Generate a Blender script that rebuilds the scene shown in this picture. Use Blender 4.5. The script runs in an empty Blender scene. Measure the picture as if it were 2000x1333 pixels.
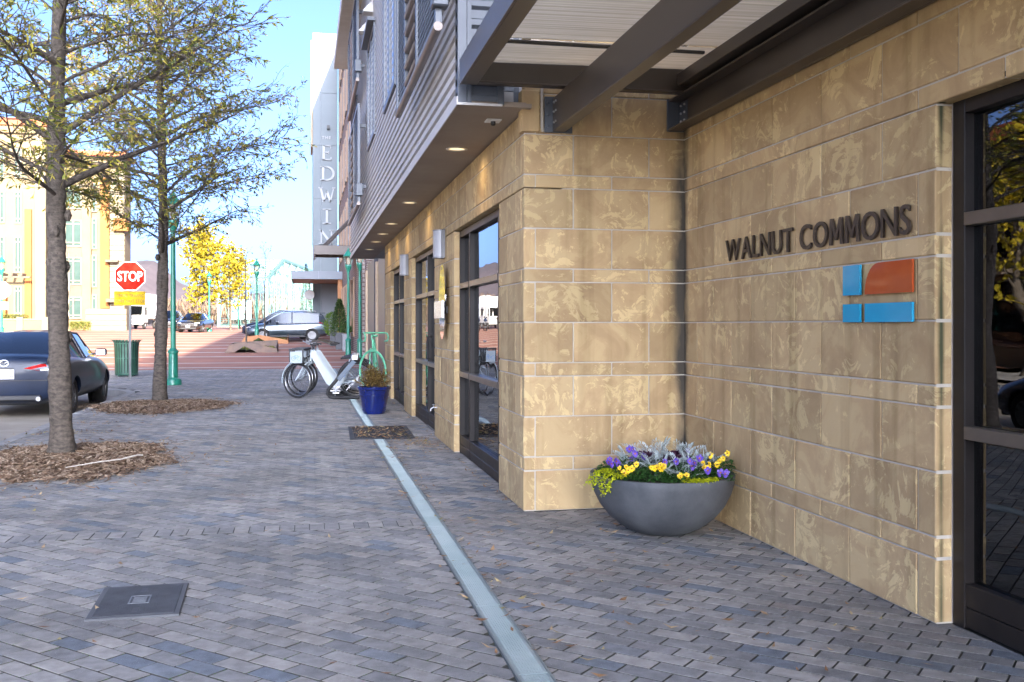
import bpy, bmesh, math, random
from mathutils import Vector, Matrix, noise
R = math.radians
random.seed(7)
scene = bpy.context.scene
COL = scene.collection

# ------------------------------------------------------------------ camera, sky, sun, exposure
cam_d = bpy.data.cameras.new('camera'); cam = bpy.data.objects.new('camera', cam_d); COL.objects.link(cam)
cam.location = (0, 0, 1.40); cam.rotation_euler = (R(90), 0, R(-11.797))
cam_d.lens = 35.0; cam_d.sensor_width = 36; cam_d.shift_y = -0.01525; cam_d.clip_end = 6000; cam_d.clip_start = .05
scene.camera = cam
SUN = Vector((.135, -1, .35)).normalized()
EL = math.asin(SUN.z); AZ = math.atan2(SUN.x, SUN.y)
world = bpy.data.worlds.new('World'); scene.world = world; world.use_nodes = True
wn = world.node_tree.nodes; wl = world.node_tree.links
sky = wn.new('ShaderNodeTexSky'); sky.sky_type = 'NISHITA'; sky.sun_disc = False
sky.sun_elevation = EL; sky.sun_rotation = AZ; sky.air_density = .22; sky.dust_density = 4.0; sky.ozone_density = 4.0; sky.altitude = 200
bg = wn['Background']; bg.inputs['Strength'].default_value = .097
wl.new(sky.outputs[0], bg.inputs['Color'])
sd = bpy.data.lights.new('sun', 'SUN'); sd.energy = 2.3; sd.angle = R(.53); sd.color = (1, .86, .66)
sun = bpy.data.objects.new('sun', sd); COL.objects.link(sun)
sun.rotation_euler = SUN.to_track_quat('Z', 'Y').to_euler(); sun.location = (20, -60, 40)
vs = scene.view_settings
vs.view_transform = 'Standard'; vs.look = 'None'; vs.gamma = 1; vs.use_curve_mapping = False; vs.exposure = 3.62
scene.render.engine = 'CYCLES'
scene.cycles.max_bounces = 8; scene.cycles.transparent_max_bounces = 12; scene.cycles.diffuse_bounces = 5

# ------------------------------------------------------------------ materials
MATS = {}
def nodes_of(m):
    m.use_nodes = True
    return m.node_tree.nodes, m.node_tree.links, m.node_tree.nodes['Principled BSDF']
def ramp(n, stops):
    r = n.new('ShaderNodeValToRGB'); e = r.color_ramp.elements
    while len(e) < len(stops): e.new(.5)
    for x, (p, c) in zip(e, stops): x.position = p; x.color = (*c, 1)
    return r
def M(name, c1, c2=None, scale=4, rough=.6, metal=0, bump=0, bscale=60, stops=(.35, .65), coat=0, detail=5, rvar=0, spec=.5, rnd=False, stretch=None):
    if name in MATS: return MATS[name]
    m = bpy.data.materials.new(name); MATS[name] = m
    n, l, b = nodes_of(m)
    b.inputs['Roughness'].default_value = rough; b.inputs['Metallic'].default_value = metal
    b.inputs['Coat Weight'].default_value = coat; b.inputs['Coat Roughness'].default_value = .05
    b.inputs['Specular IOR Level'].default_value = spec
    c2 = c2 or tuple(min(1, c * 1.18) for c in c1)
    tc = n.new('ShaderNodeTexCoord'); src = tc.outputs['Object']
    if rnd or stretch:
        mp = n.new('ShaderNodeMapping'); l.new(src, mp.inputs['Vector']); src = mp.outputs[0]
        if stretch: mp.inputs['Scale'].default_value = stretch
        if rnd:
            oi = n.new('ShaderNodeObjectInfo'); mu = n.new('ShaderNodeMath'); mu.operation = 'MULTIPLY'; mu.inputs[1].default_value = 57
            l.new(oi.outputs['Random'], mu.inputs[0]); l.new(mu.outputs[0], mp.inputs['Location'])
    t = n.new('ShaderNodeTexNoise'); t.inputs['Scale'].default_value = scale; t.inputs['Detail'].default_value = detail; t.inputs['Roughness'].default_value = .62
    l.new(src, t.inputs['Vector'])
    r = ramp(n, [(stops[0], c1), (stops[1], c2)]); l.new(t.outputs['Fac'], r.inputs[0]); l.new(r.outputs[0], b.inputs['Base Color'])
    if rvar:
        mr = n.new('ShaderNodeMapRange'); mr.inputs[3].default_value = max(0, rough - rvar); mr.inputs[4].default_value = min(1, rough + rvar)
        l.new(t.outputs['Fac'], mr.inputs[0]); l.new(mr.outputs[0], b.inputs['Roughness'])
    if bump:
        t2 = n.new('ShaderNodeTexNoise'); t2.inputs['Scale'].default_value = bscale; t2.inputs['Detail'].default_value = 4
        l.new(src, t2.inputs['Vector'])
        bp = n.new('ShaderNodeBump'); bp.inputs['Strength'].default_value = bump; bp.inputs['Distance'].default_value = .01
        l.new(t2.outputs['Fac'], bp.inputs['Height']); l.new(bp.outputs[0], b.inputs['Normal'])
    return m
def emis(name, c, s):
    m = bpy.data.materials.new(name); MATS[name] = m; n, l, b = nodes_of(m)
    b.inputs['Base Color'].default_value = (*c, 1); b.inputs['Emission Color'].default_value = (*c, 1); b.inputs['Emission Strength'].default_value = s
    return m
def glassmat(name, tint, trans=.5, ior=1.6, rough=.01, wob=.004):
    m = bpy.data.materials.new(name); MATS[name] = m; m.use_nodes = True
    n, l = m.node_tree.nodes, m.node_tree.links; n.remove(n['Principled BSDF']); out = n['Material Output']
    tr = n.new('ShaderNodeBsdfTransparent'); tr.inputs[0].default_value = (*(c * trans for c in tint), 1)
    gl = n.new('ShaderNodeBsdfGlossy'); gl.inputs['Roughness'].default_value = rough; gl.inputs[0].default_value = (.95, .97, 1, 1)
    fr = n.new('ShaderNodeFresnel'); fr.inputs['IOR'].default_value = ior
    tc = n.new('ShaderNodeTexCoord'); t = n.new('ShaderNodeTexNoise'); t.inputs['Scale'].default_value = 1.4; t.inputs['Detail'].default_value = 1
    l.new(tc.outputs['Object'], t.inputs['Vector'])
    bp = n.new('ShaderNodeBump'); bp.inputs['Strength'].default_value = 1; bp.inputs['Distance'].default_value = wob
    l.new(t.outputs['Fac'], bp.inputs['Height']); l.new(bp.outputs[0], gl.inputs['Normal'])
    mx = n.new('ShaderNodeMixShader'); l.new(fr.outputs[0], mx.inputs[0]); l.new(tr.outputs[0], mx.inputs[1]); l.new(gl.outputs[0], mx.inputs[2]); l.new(mx.outputs[0], out.inputs[0])
    return m
def stone_mat():
    m = bpy.data.materials.new('split_limestone'); MATS['stone'] = m; n, l, b = nodes_of(m)
    tc = n.new('ShaderNodeTexCoord'); oi = n.new('ShaderNodeObjectInfo')
    mp = n.new('ShaderNodeMapping'); mu = n.new('ShaderNodeVectorMath'); mu.operation = 'SCALE'; mu.inputs[0].default_value = (91, 47, 73)
    l.new(oi.outputs['Random'], mu.inputs['Scale']); l.new(mu.outputs[0], mp.inputs['Location']); l.new(tc.outputs['Object'], mp.inputs['Vector'])
    def nz(sc, det, dist, rough=.6):
        t = n.new('ShaderNodeTexNoise'); t.inputs['Scale'].default_value = sc; t.inputs['Detail'].default_value = det; t.inputs['Distortion'].default_value = dist; t.inputs['Roughness'].default_value = rough
        l.new(mp.outputs[0], t.inputs['Vector']); return t
    a = nz(2.6, 9, 1.1, .66); r1 = ramp(n, [(.38, (.39, .27, .14)), (.50, (.44, .31, .16)), (.53, (.47, .34, .175)), (.66, (.49, .36, .19))])
    l.new(a.outputs['Fac'], r1.inputs[0])
    c = nz(5.0, 12, 2.6, .72); ms = nz(2.2, 2, .3)
    cm = n.new('ShaderNodeMath'); cm.operation = 'MULTIPLY_ADD'; cm.inputs[1].default_value = .55; l.new(ms.outputs['Fac'], cm.inputs[0]); l.new(c.outputs['Fac'], cm.inputs[2])
    r2 = ramp(n, [(.845, (0, 0, 0)), (.865, (1, 1, 1))]); l.new(cm.outputs[0], r2.inputs[0])
    mx = n.new('ShaderNodeMixRGB'); mx.inputs[2].default_value = (.62, .475, .24, 1)
    l.new(r1.outputs[0], mx.inputs[1]); sc = n.new('ShaderNodeMath'); sc.operation = 'MULTIPLY'; sc.inputs[1].default_value = .75
    l.new(r2.outputs[0], sc.inputs[0]); l.new(sc.outputs[0], mx.inputs[0])
    # block to block tone
    hv = n.new('ShaderNodeHueSaturation'); mr = n.new('ShaderNodeMapRange'); mr.inputs[3].default_value = .84; mr.inputs[4].default_value = 1.12
    l.new(oi.outputs['Random'], mr.inputs[0]); l.new(mr.outputs[0], hv.inputs['Value']); l.new(mx.outputs[0], hv.inputs['Color'])
    # weather stains: world-space run-off streaks and a damp dirty foot
    geo = n.new('ShaderNodeNewGeometry'); mp2 = n.new('ShaderNodeMapping'); mp2.inputs['Scale'].default_value = (5, 5, .35); l.new(geo.outputs['Position'], mp2.inputs['Vector'])
    t3 = n.new('ShaderNodeTexNoise'); t3.inputs['Scale'].default_value = 1.6; t3.inputs['Detail'].default_value = 6; l.new(mp2.outputs[0], t3.inputs['Vector'])
    r3 = ramp(n, [(.52, (1, 1, 1)), (.74, (.62, .6, .55))]); l.new(t3.outputs['Fac'], r3.inputs[0])
    m3 = n.new('ShaderNodeMixRGB'); m3.blend_type = 'MULTIPLY'; m3.inputs[0].default_value = .8; l.new(hv.outputs[0], m3.inputs[1]); l.new(r3.outputs[0], m3.inputs[2])
    # run-off and algae stains beside the inner corner and on the window jamb
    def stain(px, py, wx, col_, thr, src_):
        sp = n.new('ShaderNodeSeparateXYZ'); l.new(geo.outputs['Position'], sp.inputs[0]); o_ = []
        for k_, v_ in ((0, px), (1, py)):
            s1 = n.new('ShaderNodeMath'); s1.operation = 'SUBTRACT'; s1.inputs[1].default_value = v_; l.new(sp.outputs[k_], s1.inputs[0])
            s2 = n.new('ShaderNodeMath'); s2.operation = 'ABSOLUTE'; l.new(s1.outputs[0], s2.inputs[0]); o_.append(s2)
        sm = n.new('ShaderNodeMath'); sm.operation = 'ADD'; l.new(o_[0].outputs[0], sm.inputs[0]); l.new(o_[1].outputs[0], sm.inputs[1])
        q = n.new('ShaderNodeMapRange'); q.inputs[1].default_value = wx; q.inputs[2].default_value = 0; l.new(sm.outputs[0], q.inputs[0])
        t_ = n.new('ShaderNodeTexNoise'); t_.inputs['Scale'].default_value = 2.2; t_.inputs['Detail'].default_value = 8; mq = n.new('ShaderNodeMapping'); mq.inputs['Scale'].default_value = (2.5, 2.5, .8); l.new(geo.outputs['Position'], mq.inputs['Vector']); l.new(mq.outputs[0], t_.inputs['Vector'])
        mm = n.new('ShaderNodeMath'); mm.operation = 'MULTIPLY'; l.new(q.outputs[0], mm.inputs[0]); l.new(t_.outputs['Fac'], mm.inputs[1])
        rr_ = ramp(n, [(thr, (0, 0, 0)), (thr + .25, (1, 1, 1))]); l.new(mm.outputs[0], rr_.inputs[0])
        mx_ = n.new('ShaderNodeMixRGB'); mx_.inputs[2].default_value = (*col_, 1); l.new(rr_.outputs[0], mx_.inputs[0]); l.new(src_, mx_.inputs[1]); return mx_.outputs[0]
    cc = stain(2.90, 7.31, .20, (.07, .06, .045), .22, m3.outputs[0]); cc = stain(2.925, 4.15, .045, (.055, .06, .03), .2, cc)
    l.new(cc, b.inputs['Base Color']); b.inputs['Roughness'].default_value = .85; b.inputs['Specular IOR Level'].default_value = .25
    ad = n.new('ShaderNodeMath'); ad.operation = 'ADD'; f = nz(60, 4, 0); l.new(f.outputs['Fac'], ad.inputs[0])
    m4 = n.new('ShaderNodeMath'); m4.operation = 'MULTIPLY'; m4.inputs[1].default_value = 1.6; l.new(r2.outputs[0], m4.inputs[0]); l.new(m4.outputs[0], ad.inputs[1])
    bp = n.new('ShaderNodeBump'); bp.inputs['Strength'].default_value = .35; bp.inputs['Distance'].default_value = .004; l.new(ad.outputs[0], bp.inputs['Height']); l.new(bp.outputs[0], b.inputs['Normal'])
    return m
def tone_mat(name, stops, rough=.8, from_obj=False, fine=30, bump=.25, bscale=250, transl=0, speck=None, big=None):
    """colour picked per piece: face attribute 'tone' (joined meshes) or the object's random number (single pieces)"""
    m = bpy.data.materials.new(name); MATS[name] = m; n, l, b = nodes_of(m)
    if from_obj: s = n.new('ShaderNodeObjectInfo').outputs['Random']
    else:
        at = n.new('ShaderNodeAttribute'); at.attribute_name = 'tone'; s = at.outputs['Fac']
    r = ramp(n, stops); l.new(s, r.inputs[0]); col = r.outputs[0]
    geo = n.new('ShaderNodeNewGeometry')
    t = n.new('ShaderNodeTexNoise'); t.inputs['Scale'].default_value = fine; t.inputs['Detail'].default_value = 5; l.new(geo.outputs['Position'], t.inputs['Vector'])
    rr = ramp(n, [(.3, (.72, .72, .72)), (.7, (1.18, 1.18, 1.18))]); l.new(t.outputs['Fac'], rr.inputs[0])
    mx = n.new('ShaderNodeMixRGB'); mx.blend_type = 'MULTIPLY'; mx.inputs[0].default_value = 1; l.new(col, mx.inputs[1]); l.new(rr.outputs[0], mx.inputs[2]); col = mx.outputs[0]
    if big:
        t = n.new('ShaderNodeTexNoise'); t.inputs['Scale'].default_value = big; t.inputs['Detail'].default_value = 4; l.new(geo.outputs['Position'], t.inputs['Vector'])
        rr = ramp(n, [(.35, (.78, .77, .75)), (.65, (1.1, 1.1, 1.1))]); l.new(t.outputs['Fac'], rr.inputs[0])
        mx = n.new('ShaderNodeMixRGB'); mx.blend_type = 'MULTIPLY'; mx.inputs[0].default_value = 1; l.new(col, mx.inputs[1]); l.new(rr.outputs[0], mx.inputs[2]); col = mx.outputs[0]
    if speck:
        t = n.new('ShaderNodeTexNoise'); t.inputs['Scale'].default_value = 330; t.inputs['Detail'].default_value = 1; l.new(geo.outputs['Position'], t.inputs['Vector'])
        rr = ramp(n, [(.69, (0, 0, 0)), (.72, (1, 1, 1))]); l.new(t.outputs['Fac'], rr.inputs[0])
        mx = n.new('ShaderNodeMixRGB'); mx.inputs[2].default_value = (*speck, 1); l.new(rr.outputs[0], mx.inputs[0]); l.new(col, mx.inputs[1]); col = mx.outputs[0]
    l.new(col, b.inputs['Base Color']); b.inputs['Roughness'].default_value = rough; b.inputs['Specular IOR Level'].default_value = .3
    if bump:
        t = n.new('ShaderNodeTexNoise'); t.inputs['Scale'].default_value = bscale; t.inputs['Detail'].default_value = 3; l.new(geo.outputs['Position'], t.inputs['Vector'])
        bp = n.new('ShaderNodeBump'); bp.inputs['Strength'].default_value = bump; bp.inputs['Distance'].default_value = .004; l.new(t.outputs['Fac'], bp.inputs['Height']); l.new(bp.outputs[0], b.inputs['Normal'])
    if transl:
        out = n['Material Output']; tl = n.new('ShaderNodeBsdfTranslucent'); l.new(col, tl.inputs[0])
        ms = n.new('ShaderNodeMixShader'); ms.inputs[0].default_value = transl; l.new(b.outputs[0], ms.inputs[1]); l.new(tl.outputs[0], ms.inputs[2]); l.new(ms.outputs[0], out.inputs[0])
    return m
def brick_mat(name, c1, c2, mortar, bw, bh, ms=.008, axes='xz', rough=.85):
    m = bpy.data.materials.new(name); MATS[name] = m; n, l, b = nodes_of(m)
    geo = n.new('ShaderNodeNewGeometry'); sp = n.new('ShaderNodeSeparateXYZ'); cb = n.new('ShaderNodeCombineXYZ')
    l.new(geo.outputs['Position'], sp.inputs[0]); idx = {'x': 0, 'y': 1, 'z': 2}
    l.new(sp.outputs[idx[axes[0]]], cb.inputs[0]); l.new(sp.outputs[idx[axes[1]]], cb.inputs[1])
    t = n.new('ShaderNodeTexBrick'); t.inputs['Color1'].default_value = (*c1, 1); t.inputs['Color2'].default_value = (*c2, 1); t.inputs['Mortar'].default_value = (*mortar, 1)
    t.inputs['Scale'].default_value = 1; t.inputs['Brick Width'].default_value = bw; t.inputs['Row Height'].default_value = bh; t.inputs['Mortar Size'].default_value = ms
    l.new(cb.outputs[0], t.inputs['Vector'])
    nz = n.new('ShaderNodeTexNoise'); nz.inputs['Scale'].default_value = .6; nz.inputs['Detail'].default_value = 6; l.new(geo.outputs['Position'], nz.inputs['Vector'])
    rr = ramp(n, [(.3, (.8, .8, .8)), (.7, (1.15, 1.15, 1.15))]); l.new(nz.outputs['Fac'], rr.inputs[0])
    mx = n.new('ShaderNodeMixRGB'); mx.blend_type = 'MULTIPLY'; mx.inputs[0].default_value = 1; l.new(t.outputs['Color'], mx.inputs[1]); l.new(rr.outputs[0], mx.inputs[2])
    l.new(mx.outputs[0], b.inputs['Base Color']); b.inputs['Roughness'].default_value = rough
    return m

STONE = stone_mat()
MORTAR = M('mortar', (.43, .39, .32), (.52, .475, .40), scale=3, rough=.95, bump=.3, bscale=150)
BRONZE = M('dark_bronze_frame', (.009, .007, .006), (.016, .0125, .0105), scale=2, rough=.45, metal=0, rvar=.1, spec=.3)
STEEL = M('painted_canopy_steel', (.058, .047, .04), (.08, .066, .057), scale=1.2, rough=.36, metal=.2, rvar=.1)
SIDING = M('grey_metal_siding', (.47, .45, .425), (.55, .53, .505), scale=.8, rough=.5, metal=.1, rvar=.08)
TRIM = M('slate_metal_trim', (.075, .085, .10), (.095, .108, .125), scale=1, rough=.4, metal=.3)
SOFFIT = M('soffit_panel', (.25, .195, .15), (.31, .25, .195), scale=1.3, rough=.6)
PEBBLE = None
PSTOPS = [(0, (.21, .205, .20)), (.3, (.27, .258, .24)), (.6, (.325, .305, .278)), (.84, (.37, .342, .305)), (.86, (.15, .17, .195)), (.95, (.205, .22, .235)), (1, (.31, .265, .23))]
PAV_OBJ = tone_mat('concrete_paver', PSTOPS, .8, True, fine=14, bump=.3, speck=(.45, .45, .45), big=.9)
PAV_FIELD = tone_mat('concrete_paver_field', PSTOPS, .8, False, fine=14, bump=.3, speck=(.45, .45, .45), big=.9)
SAND = M('joint_sand', (.03, .034, .022), (.05, .048, .04), scale=3, rough=1)
CONC = M('concrete', (.27, .26, .245), (.36, .35, .33), scale=2.5, rough=.85, bump=.2, bscale=120)
GREEN = M('lamp_green_paint', (.012, .165, .105), (.02, .215, .14), scale=5, rough=.32, coat=.3)
WHITE = M('white_paint', (.68, .68, .67), (.76, .76, .75), scale=2, rough=.45)
BLACK = M('black_plastic', (.012, .012, .013), (.022, .022, .024), scale=4, rough=.45)
RUBBER = M('tyre_rubber', (.016, .016, .017), (.028, .028, .028), scale=20, rough=.8)
CHROME = M('bright_metal', (.40, .41, .43), (.48, .49, .51), scale=3, rough=.3, metal=1)
GALV = M('galvanised_grate', (.27, .345, .35), (.36, .43, .43), scale=3, rough=.45, metal=.35, bump=.1)
BARK = M('grey_bark', (.035, .028, .021), (.105, .085, .066), scale=16, rough=.9, bump=1, bscale=34, stretch=(1, 1, 1.9), detail=9)
TWIG = M('twig_bark', (.05, .04, .032), (.11, .09, .07), scale=8, rough=.9)
GLASS = glassmat('window_glass', (.55, .75, .75), .55, 1.75)
CARGLASS = glassmat('car_glass', (.35, .45, .5), .5, 2.3, wob=.001)
DARKIN = M('dark_interior', (.02, .022, .024), (.05, .05, .05), scale=.7, rough=.8)

# ------------------------------------------------------------------ mesh helpers
class MB:
    def __init__(s): s.v = []; s.f = []; s.mi = []; s.cur = 0; s.tone = []; s.t = 0.0
    def face(s, ids): s.f.append(ids); s.mi.append(s.cur); s.tone.append(s.t)
    def poly(s, pts):
        i = len(s.v); s.v += [tuple(p) for p in pts]; s.face(list(range(i, i + len(pts)))); return s
    def box(s, a, b, mat=None):
        x0, y0, z0 = (min(p, q) for p, q in zip(a, b)); x1, y1, z1 = (max(p, q) for p, q in zip(a, b)); i = len(s.v)
        c = [(x0, y0, z0), (x1, y0, z0), (x1, y1, z0), (x0, y1, z0), (x0, y0, z1), (x1, y0, z1), (x1, y1, z1), (x0, y1, z1)]
        s.v += [tuple(mat @ Vector(p)) for p in c] if mat else c
        for f in ((0, 3, 2, 1), (4, 5, 6, 7), (0, 1, 5, 4), (1, 2, 6, 5), (2, 3, 7, 6), (3, 0, 4, 7)): s.face([i + k for k in f])
        return s
    def bbox(s, a, b, w=.004):
        """box with chamfered edges"""
        x0, y0, z0 = (min(p, q) for p, q in zip(a, b)); x1, y1, z1 = (max(p, q) for p, q in zip(a, b)); bm = bmesh.new()
        bmesh.ops.create_cube(bm, size=1, matrix=Matrix.Translation(((x0 + x1) / 2, (y0 + y1) / 2, (z0 + z1) / 2)) @ Matrix.Diagonal((x1 - x0, y1 - y0, z1 - z0, 1)))
        bmesh.ops.bevel(bm, geom=bm.edges[:], offset=w, segments=1, affect='EDGES', profile=.5)
        s.add(bm); bm.free(); return s
    def add(s, bm, mat=None):
        i = len(s.v); bm.verts.index_update()
        s.v += [tuple(mat @ v.co) if mat else tuple(v.co) for v in bm.verts]
        for f in bm.faces: s.face([i + v.index for v in f.verts])
        return s
    def prism(s, pts, d):
        """closed polygon pts extruded by vector d"""
        i = len(s.v); n = len(pts); d = Vector(d); s.v += [tuple(p) for p in pts] + [tuple(Vector(p) + d) for p in pts]
        s.face([i + k for k in range(n)][::-1]); s.face([i + n + k for k in range(n)])
        for k in range(n): s.face([i + k, i + (k + 1) % n, i + n + (k + 1) % n, i + n + k])
        return s
    def tube(s, pts, rad, n=6, cap=True, closed=False):
        pts = [Vector(p) for p in pts]; m = len(pts)
        if not hasattr(rad, '__len__'): rad = [rad] * m
        up = None; rings = []
        for k in range(m):
            if closed: d = pts[(k + 1) % m] - pts[k - 1]
            else: d = pts[min(k + 1, m - 1)] - pts[max(k - 1, 0)]
            if d.length < 1e-9: d = Vector((0, 0, 1))
            d.normalize()
            if up is None: up = d.orthogonal().normalized()
            up = up - d * up.dot(d)
            if up.length < 1e-6: up = d.orthogonal()
            up.normalize(); w = d.cross(up); i = len(s.v); rings.append(i)
            for j in range(n):
                a = 2 * math.pi * j / n; s.v.append(tuple(pts[k] + (up * math.cos(a) + w * math.sin(a)) * rad[k]))
        for k in range(m if closed else m - 1):
            a, b = rings[k], rings[(k + 1) % m]
            for j in range(n): s.face([a + j, a + (j + 1) % n, b + (j + 1) % n, b + j])
        if cap and not closed:
            s.face([rings[0] + j for j in range(n)][::-1]); s.face([rings[-1] + j for j in range(n)])
        return s
    def lathe(s, prof, c=(0, 0, 0), n=24, mat=None, axis='z'):
        rings = []
        for r, z in prof:
            i = len(s.v); rings.append(i)
            for j in range(n):
                a = 2 * math.pi * j / n; p = Vector((r * math.cos(a), r * math.sin(a), z))
                if axis == 'x': p = Vector((p.z, p.x, p.y))
                if axis == 'y': p = Vector((p.x, p.z, p.y))
                p = (mat @ p if mat else p) + Vector(c); s.v.append(tuple(p))
        for a, b in zip(rings, rings[1:]):
            for j in range(n): s.face([a + j, a + (j + 1) % n, b + (j + 1) % n, b + j])
        s.face([rings[0] + j for j in range(n)][::-1]); s.face([rings[-1] + j for j in range(n)])
        return s
    def mesh(s, name, mats, smooth=False, tone=False):
        me = bpy.data.meshes.new(name); me.from_pydata(s.v, [], s.f)
        if not isinstance(mats, (list, tuple)): mats = [mats]
        for m in mats: me.materials.append(m)
        if any(s.mi): me.polygons.foreach_set('material_index', s.mi)
        if tone:
            at = me.attributes.new('tone', 'FLOAT', 'FACE'); at.data.foreach_set('value', s.tone)
        me.update()
        if smooth: smooth_mesh(me, smooth)
        return me
    def build(s, name, mats, parent=None, smooth=False, tone=False, loc=None):
        return link(name, s.mesh(name, mats, smooth, tone), parent, loc)
def smooth_mesh(me, ang=40):
    if ang is True: ang = 40
    me.shade_smooth(); me.set_sharp_from_angle(angle=R(ang))
def link(name, me, parent=None, loc=None, rz=0):
    o = bpy.data.objects.new(name, me); COL.objects.link(o)
    if loc: o.location = loc
    if rz: o.rotation_euler.z = rz
    if parent: o.parent = parent
    return o
def tag(o, label=None, cat=None, group=None, kind=None):
    if label: o['label'] = label
    if cat: o['category'] = cat
    if group: o['group'] = group
    if kind: o['kind'] = kind
    return o
def empty(name, loc=(0, 0, 0), rz=0, label=None, cat=None, group=None):
    o = bpy.data.objects.new(name, None); COL.objects.link(o); o.location = loc; o.rotation_euler = (0, 0, rz); o.empty_display_size = .2
    return tag(o, label, cat, group)
def copy_tree(o, parent=None):
    c = o.copy(); COL.objects.link(c)
    if parent: c.parent = parent
    for ch in list(o.children): copy_tree(ch, c)
    return c
def evald(o, name):
    dg = bpy.context.evaluated_depsgraph_get(); me = bpy.data.meshes.new_from_object(o.evaluated_get(dg)); me.name = name; return me
def text_mesh(s, size, ext, off=0, align='LEFT', name='letter', sx=1, spacing=1):
    cu = bpy.data.curves.new(name, 'FONT'); cu.body = s; cu.size = size; cu.extrude = ext; cu.offset = off; cu.align_x = align; cu.space_character = spacing; cu.resolution_u = 4
    o = bpy.data.objects.new(name, cu); COL.objects.link(o); me = evald(o, name); bpy.data.objects.remove(o); bpy.data.curves.remove(cu)
    if sx != 1: me.transform(Matrix.Diagonal((sx, 1, 1, 1)))
    return me
def bounds(me):
    xs = [v.co.x for v in me.vertices]; ys = [v.co.y for v in me.vertices]; return min(xs), max(xs), min(ys), max(ys)
GP = [(-200, 0), (40, 0), (56, .45), (78, .92), (98, 1.08), (150, 1.3), (3000, 1.3)]
def G(y):
    for (a, b), (c, d) in zip(GP, GP[1:]):
        if y <= c: return b + (d - b) * (y - a) / (c - a) if y > a else b
    return 1.3
def clip_rect(poly, x0, x1, y0, y1):
    for ax, lim, sg in ((0, x0, 1), (0, x1, -1), (1, y0, 1), (1, y1, -1)):
        out = []
        for i in range(len(poly)):
            p, q = poly[i - 1], poly[i]; a, b = (p[ax] - lim) * sg, (q[ax] - lim) * sg
            if (a >= 0) != (b >= 0):
                t = a / (a - b); out.append((p[0] + (q[0] - p[0]) * t, p[1] + (q[1] - p[1]) * t))
            if b >= 0: out.append(q)
        poly = out
        if len(poly) < 3: return []
    return poly
# ------------------------------------------------------------------ ground, roads, pavement
def strip(name, x0, x1, ys, mat, dz=0, zfun=G, parent=None):
    mb = MB()
    for a, b in zip(ys, ys[1:]): mb.poly([(x0, a, zfun(a) + dz), (x1, a, zfun(a) + dz), (x1, b, zfun(b) + dz), (x0, b, zfun(b) + dz)])
    return mb.build(name, mat, parent)
YS = [-200, -60, 0, 32.9, 40, 44, 48, 52, 56, 62, 68, 78, 88, 98, 120, 150, 400, 1500, 3000]
tag(strip('ground', -1500, 1500, YS, M('dry_grass_ground', (.10, .085, .05), (.17, .15, .09), scale=.2, rough=1), -.17), kind='structure')
ASPH = M('worn_concrete_street', (.29, .255, .20), (.38, .335, .27), scale=1.5, rough=.85, bump=.3, bscale=160)
tag(strip('street', -13.9, -3.6, [-40, 0, 20, 32.9], ASPH, -.13), kind='structure')
tag(strip('far_sidewalk', -17.5, -13.9, [-40, 0, 20, 32.9], CONC, -.02), kind='structure')
RED = brick_mat('red_paving_brick', (.36, .155, .095), (.30, .125, .085), (.24, .13, .095), .22, .11, .006, 'xy')
plaza = tag(strip('brick_plaza', -60, 30, [32.9, 40, 44, 48, 52, 56, 62, 68, 78, 88, 98, 120, 140], RED, -.016), kind='structure')
BAND = M('pale_stone_band', (.46, .42, .37), (.56, .52, .46), scale=1.4, rough=.8)
for i, y in enumerate([34.4, 38.6, 43.2, 46.6, 50.0, 53.4, 57.0, 60.8, 64.8, 69.0, 73.5, 78.3, 83.5, 89, 95, 102, 110, 119]):
    mb = MB(); w = .42 if y > 40 else .5
    mb.poly([(-40, y, G(y) - .012), (4, y, G(y) - .012), (4, y + w, G(y + w) - .012), (-40, y + w, G(y + w) - .012)])
    mb.build('stone_band', BAND, plaza)
# sidewalk bed under the pavers
walk = MB()
walk.poly([(-3.42, -8, -.013), (6, -8, -.013), (6, 33, -.013), (-6.2, 33, -.013), (-6.2, 23.75, -.013), (-5.0, 23.6, -.013), (-4.2, 23.2, -.013), (-3.65, 22.6, -.013), (-3.42, 21.8, -.013)])
sidewalk = tag(walk.build('sidewalk', SAND), kind='structure')
# pavers: 45 degree running bond
def paver_verts(mb, poly, h, inset=.0012):
    n = len(poly); cx = sum(p[0] for p in poly) / n; cy = sum(p[1] for p in poly) / n
    i = len(mb.v)
    ins = []
    for p in poly:
        d = math.hypot(p[0] - cx, p[1] - cy) or 1; k = max(0, 1 - inset * 1.3 / d); ins.append((cx + (p[0] - cx) * k, cy + (p[1] - cy) * k))
    mb.v += [(p[0], p[1], h) for p in ins] + [(p[0], p[1], h - .0012) for p in poly] + [(p[0], p[1], -.033) for p in poly]
    mb.face([i + k for k in range(n)])
    for r in (0, n):
        mb.cur = 1 if r else 0
        for k in range(n): mb.face([i + r + k, i + r + n + k, i + r + n + (k + 1) % n, i + r + (k + 1) % n])
    mb.cur = 0
rects = [(-3.415, .823, 2.4, 6.962), (-3.415, .823, 7.172, 33), (.977, 1.70, 7.30, 33), (.977, 2.99, 2.4, 7.30), (-6.2, -3.415, 23.85, 33), (1.70, 2.3, 20.5, 33), (-3.60, -3.415, 22.4, 22.95), (-3.85, -3.415, 22.95, 23.4), (-4.5, -3.415, 23.4, 23.85)]
LP, SP = .2065, .1045; d1 = (math.sqrt(.5), -math.sqrt(.5)); d2 = (math.sqrt(.5), math.sqrt(.5))
rng = random.Random(3); pieces = []
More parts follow.
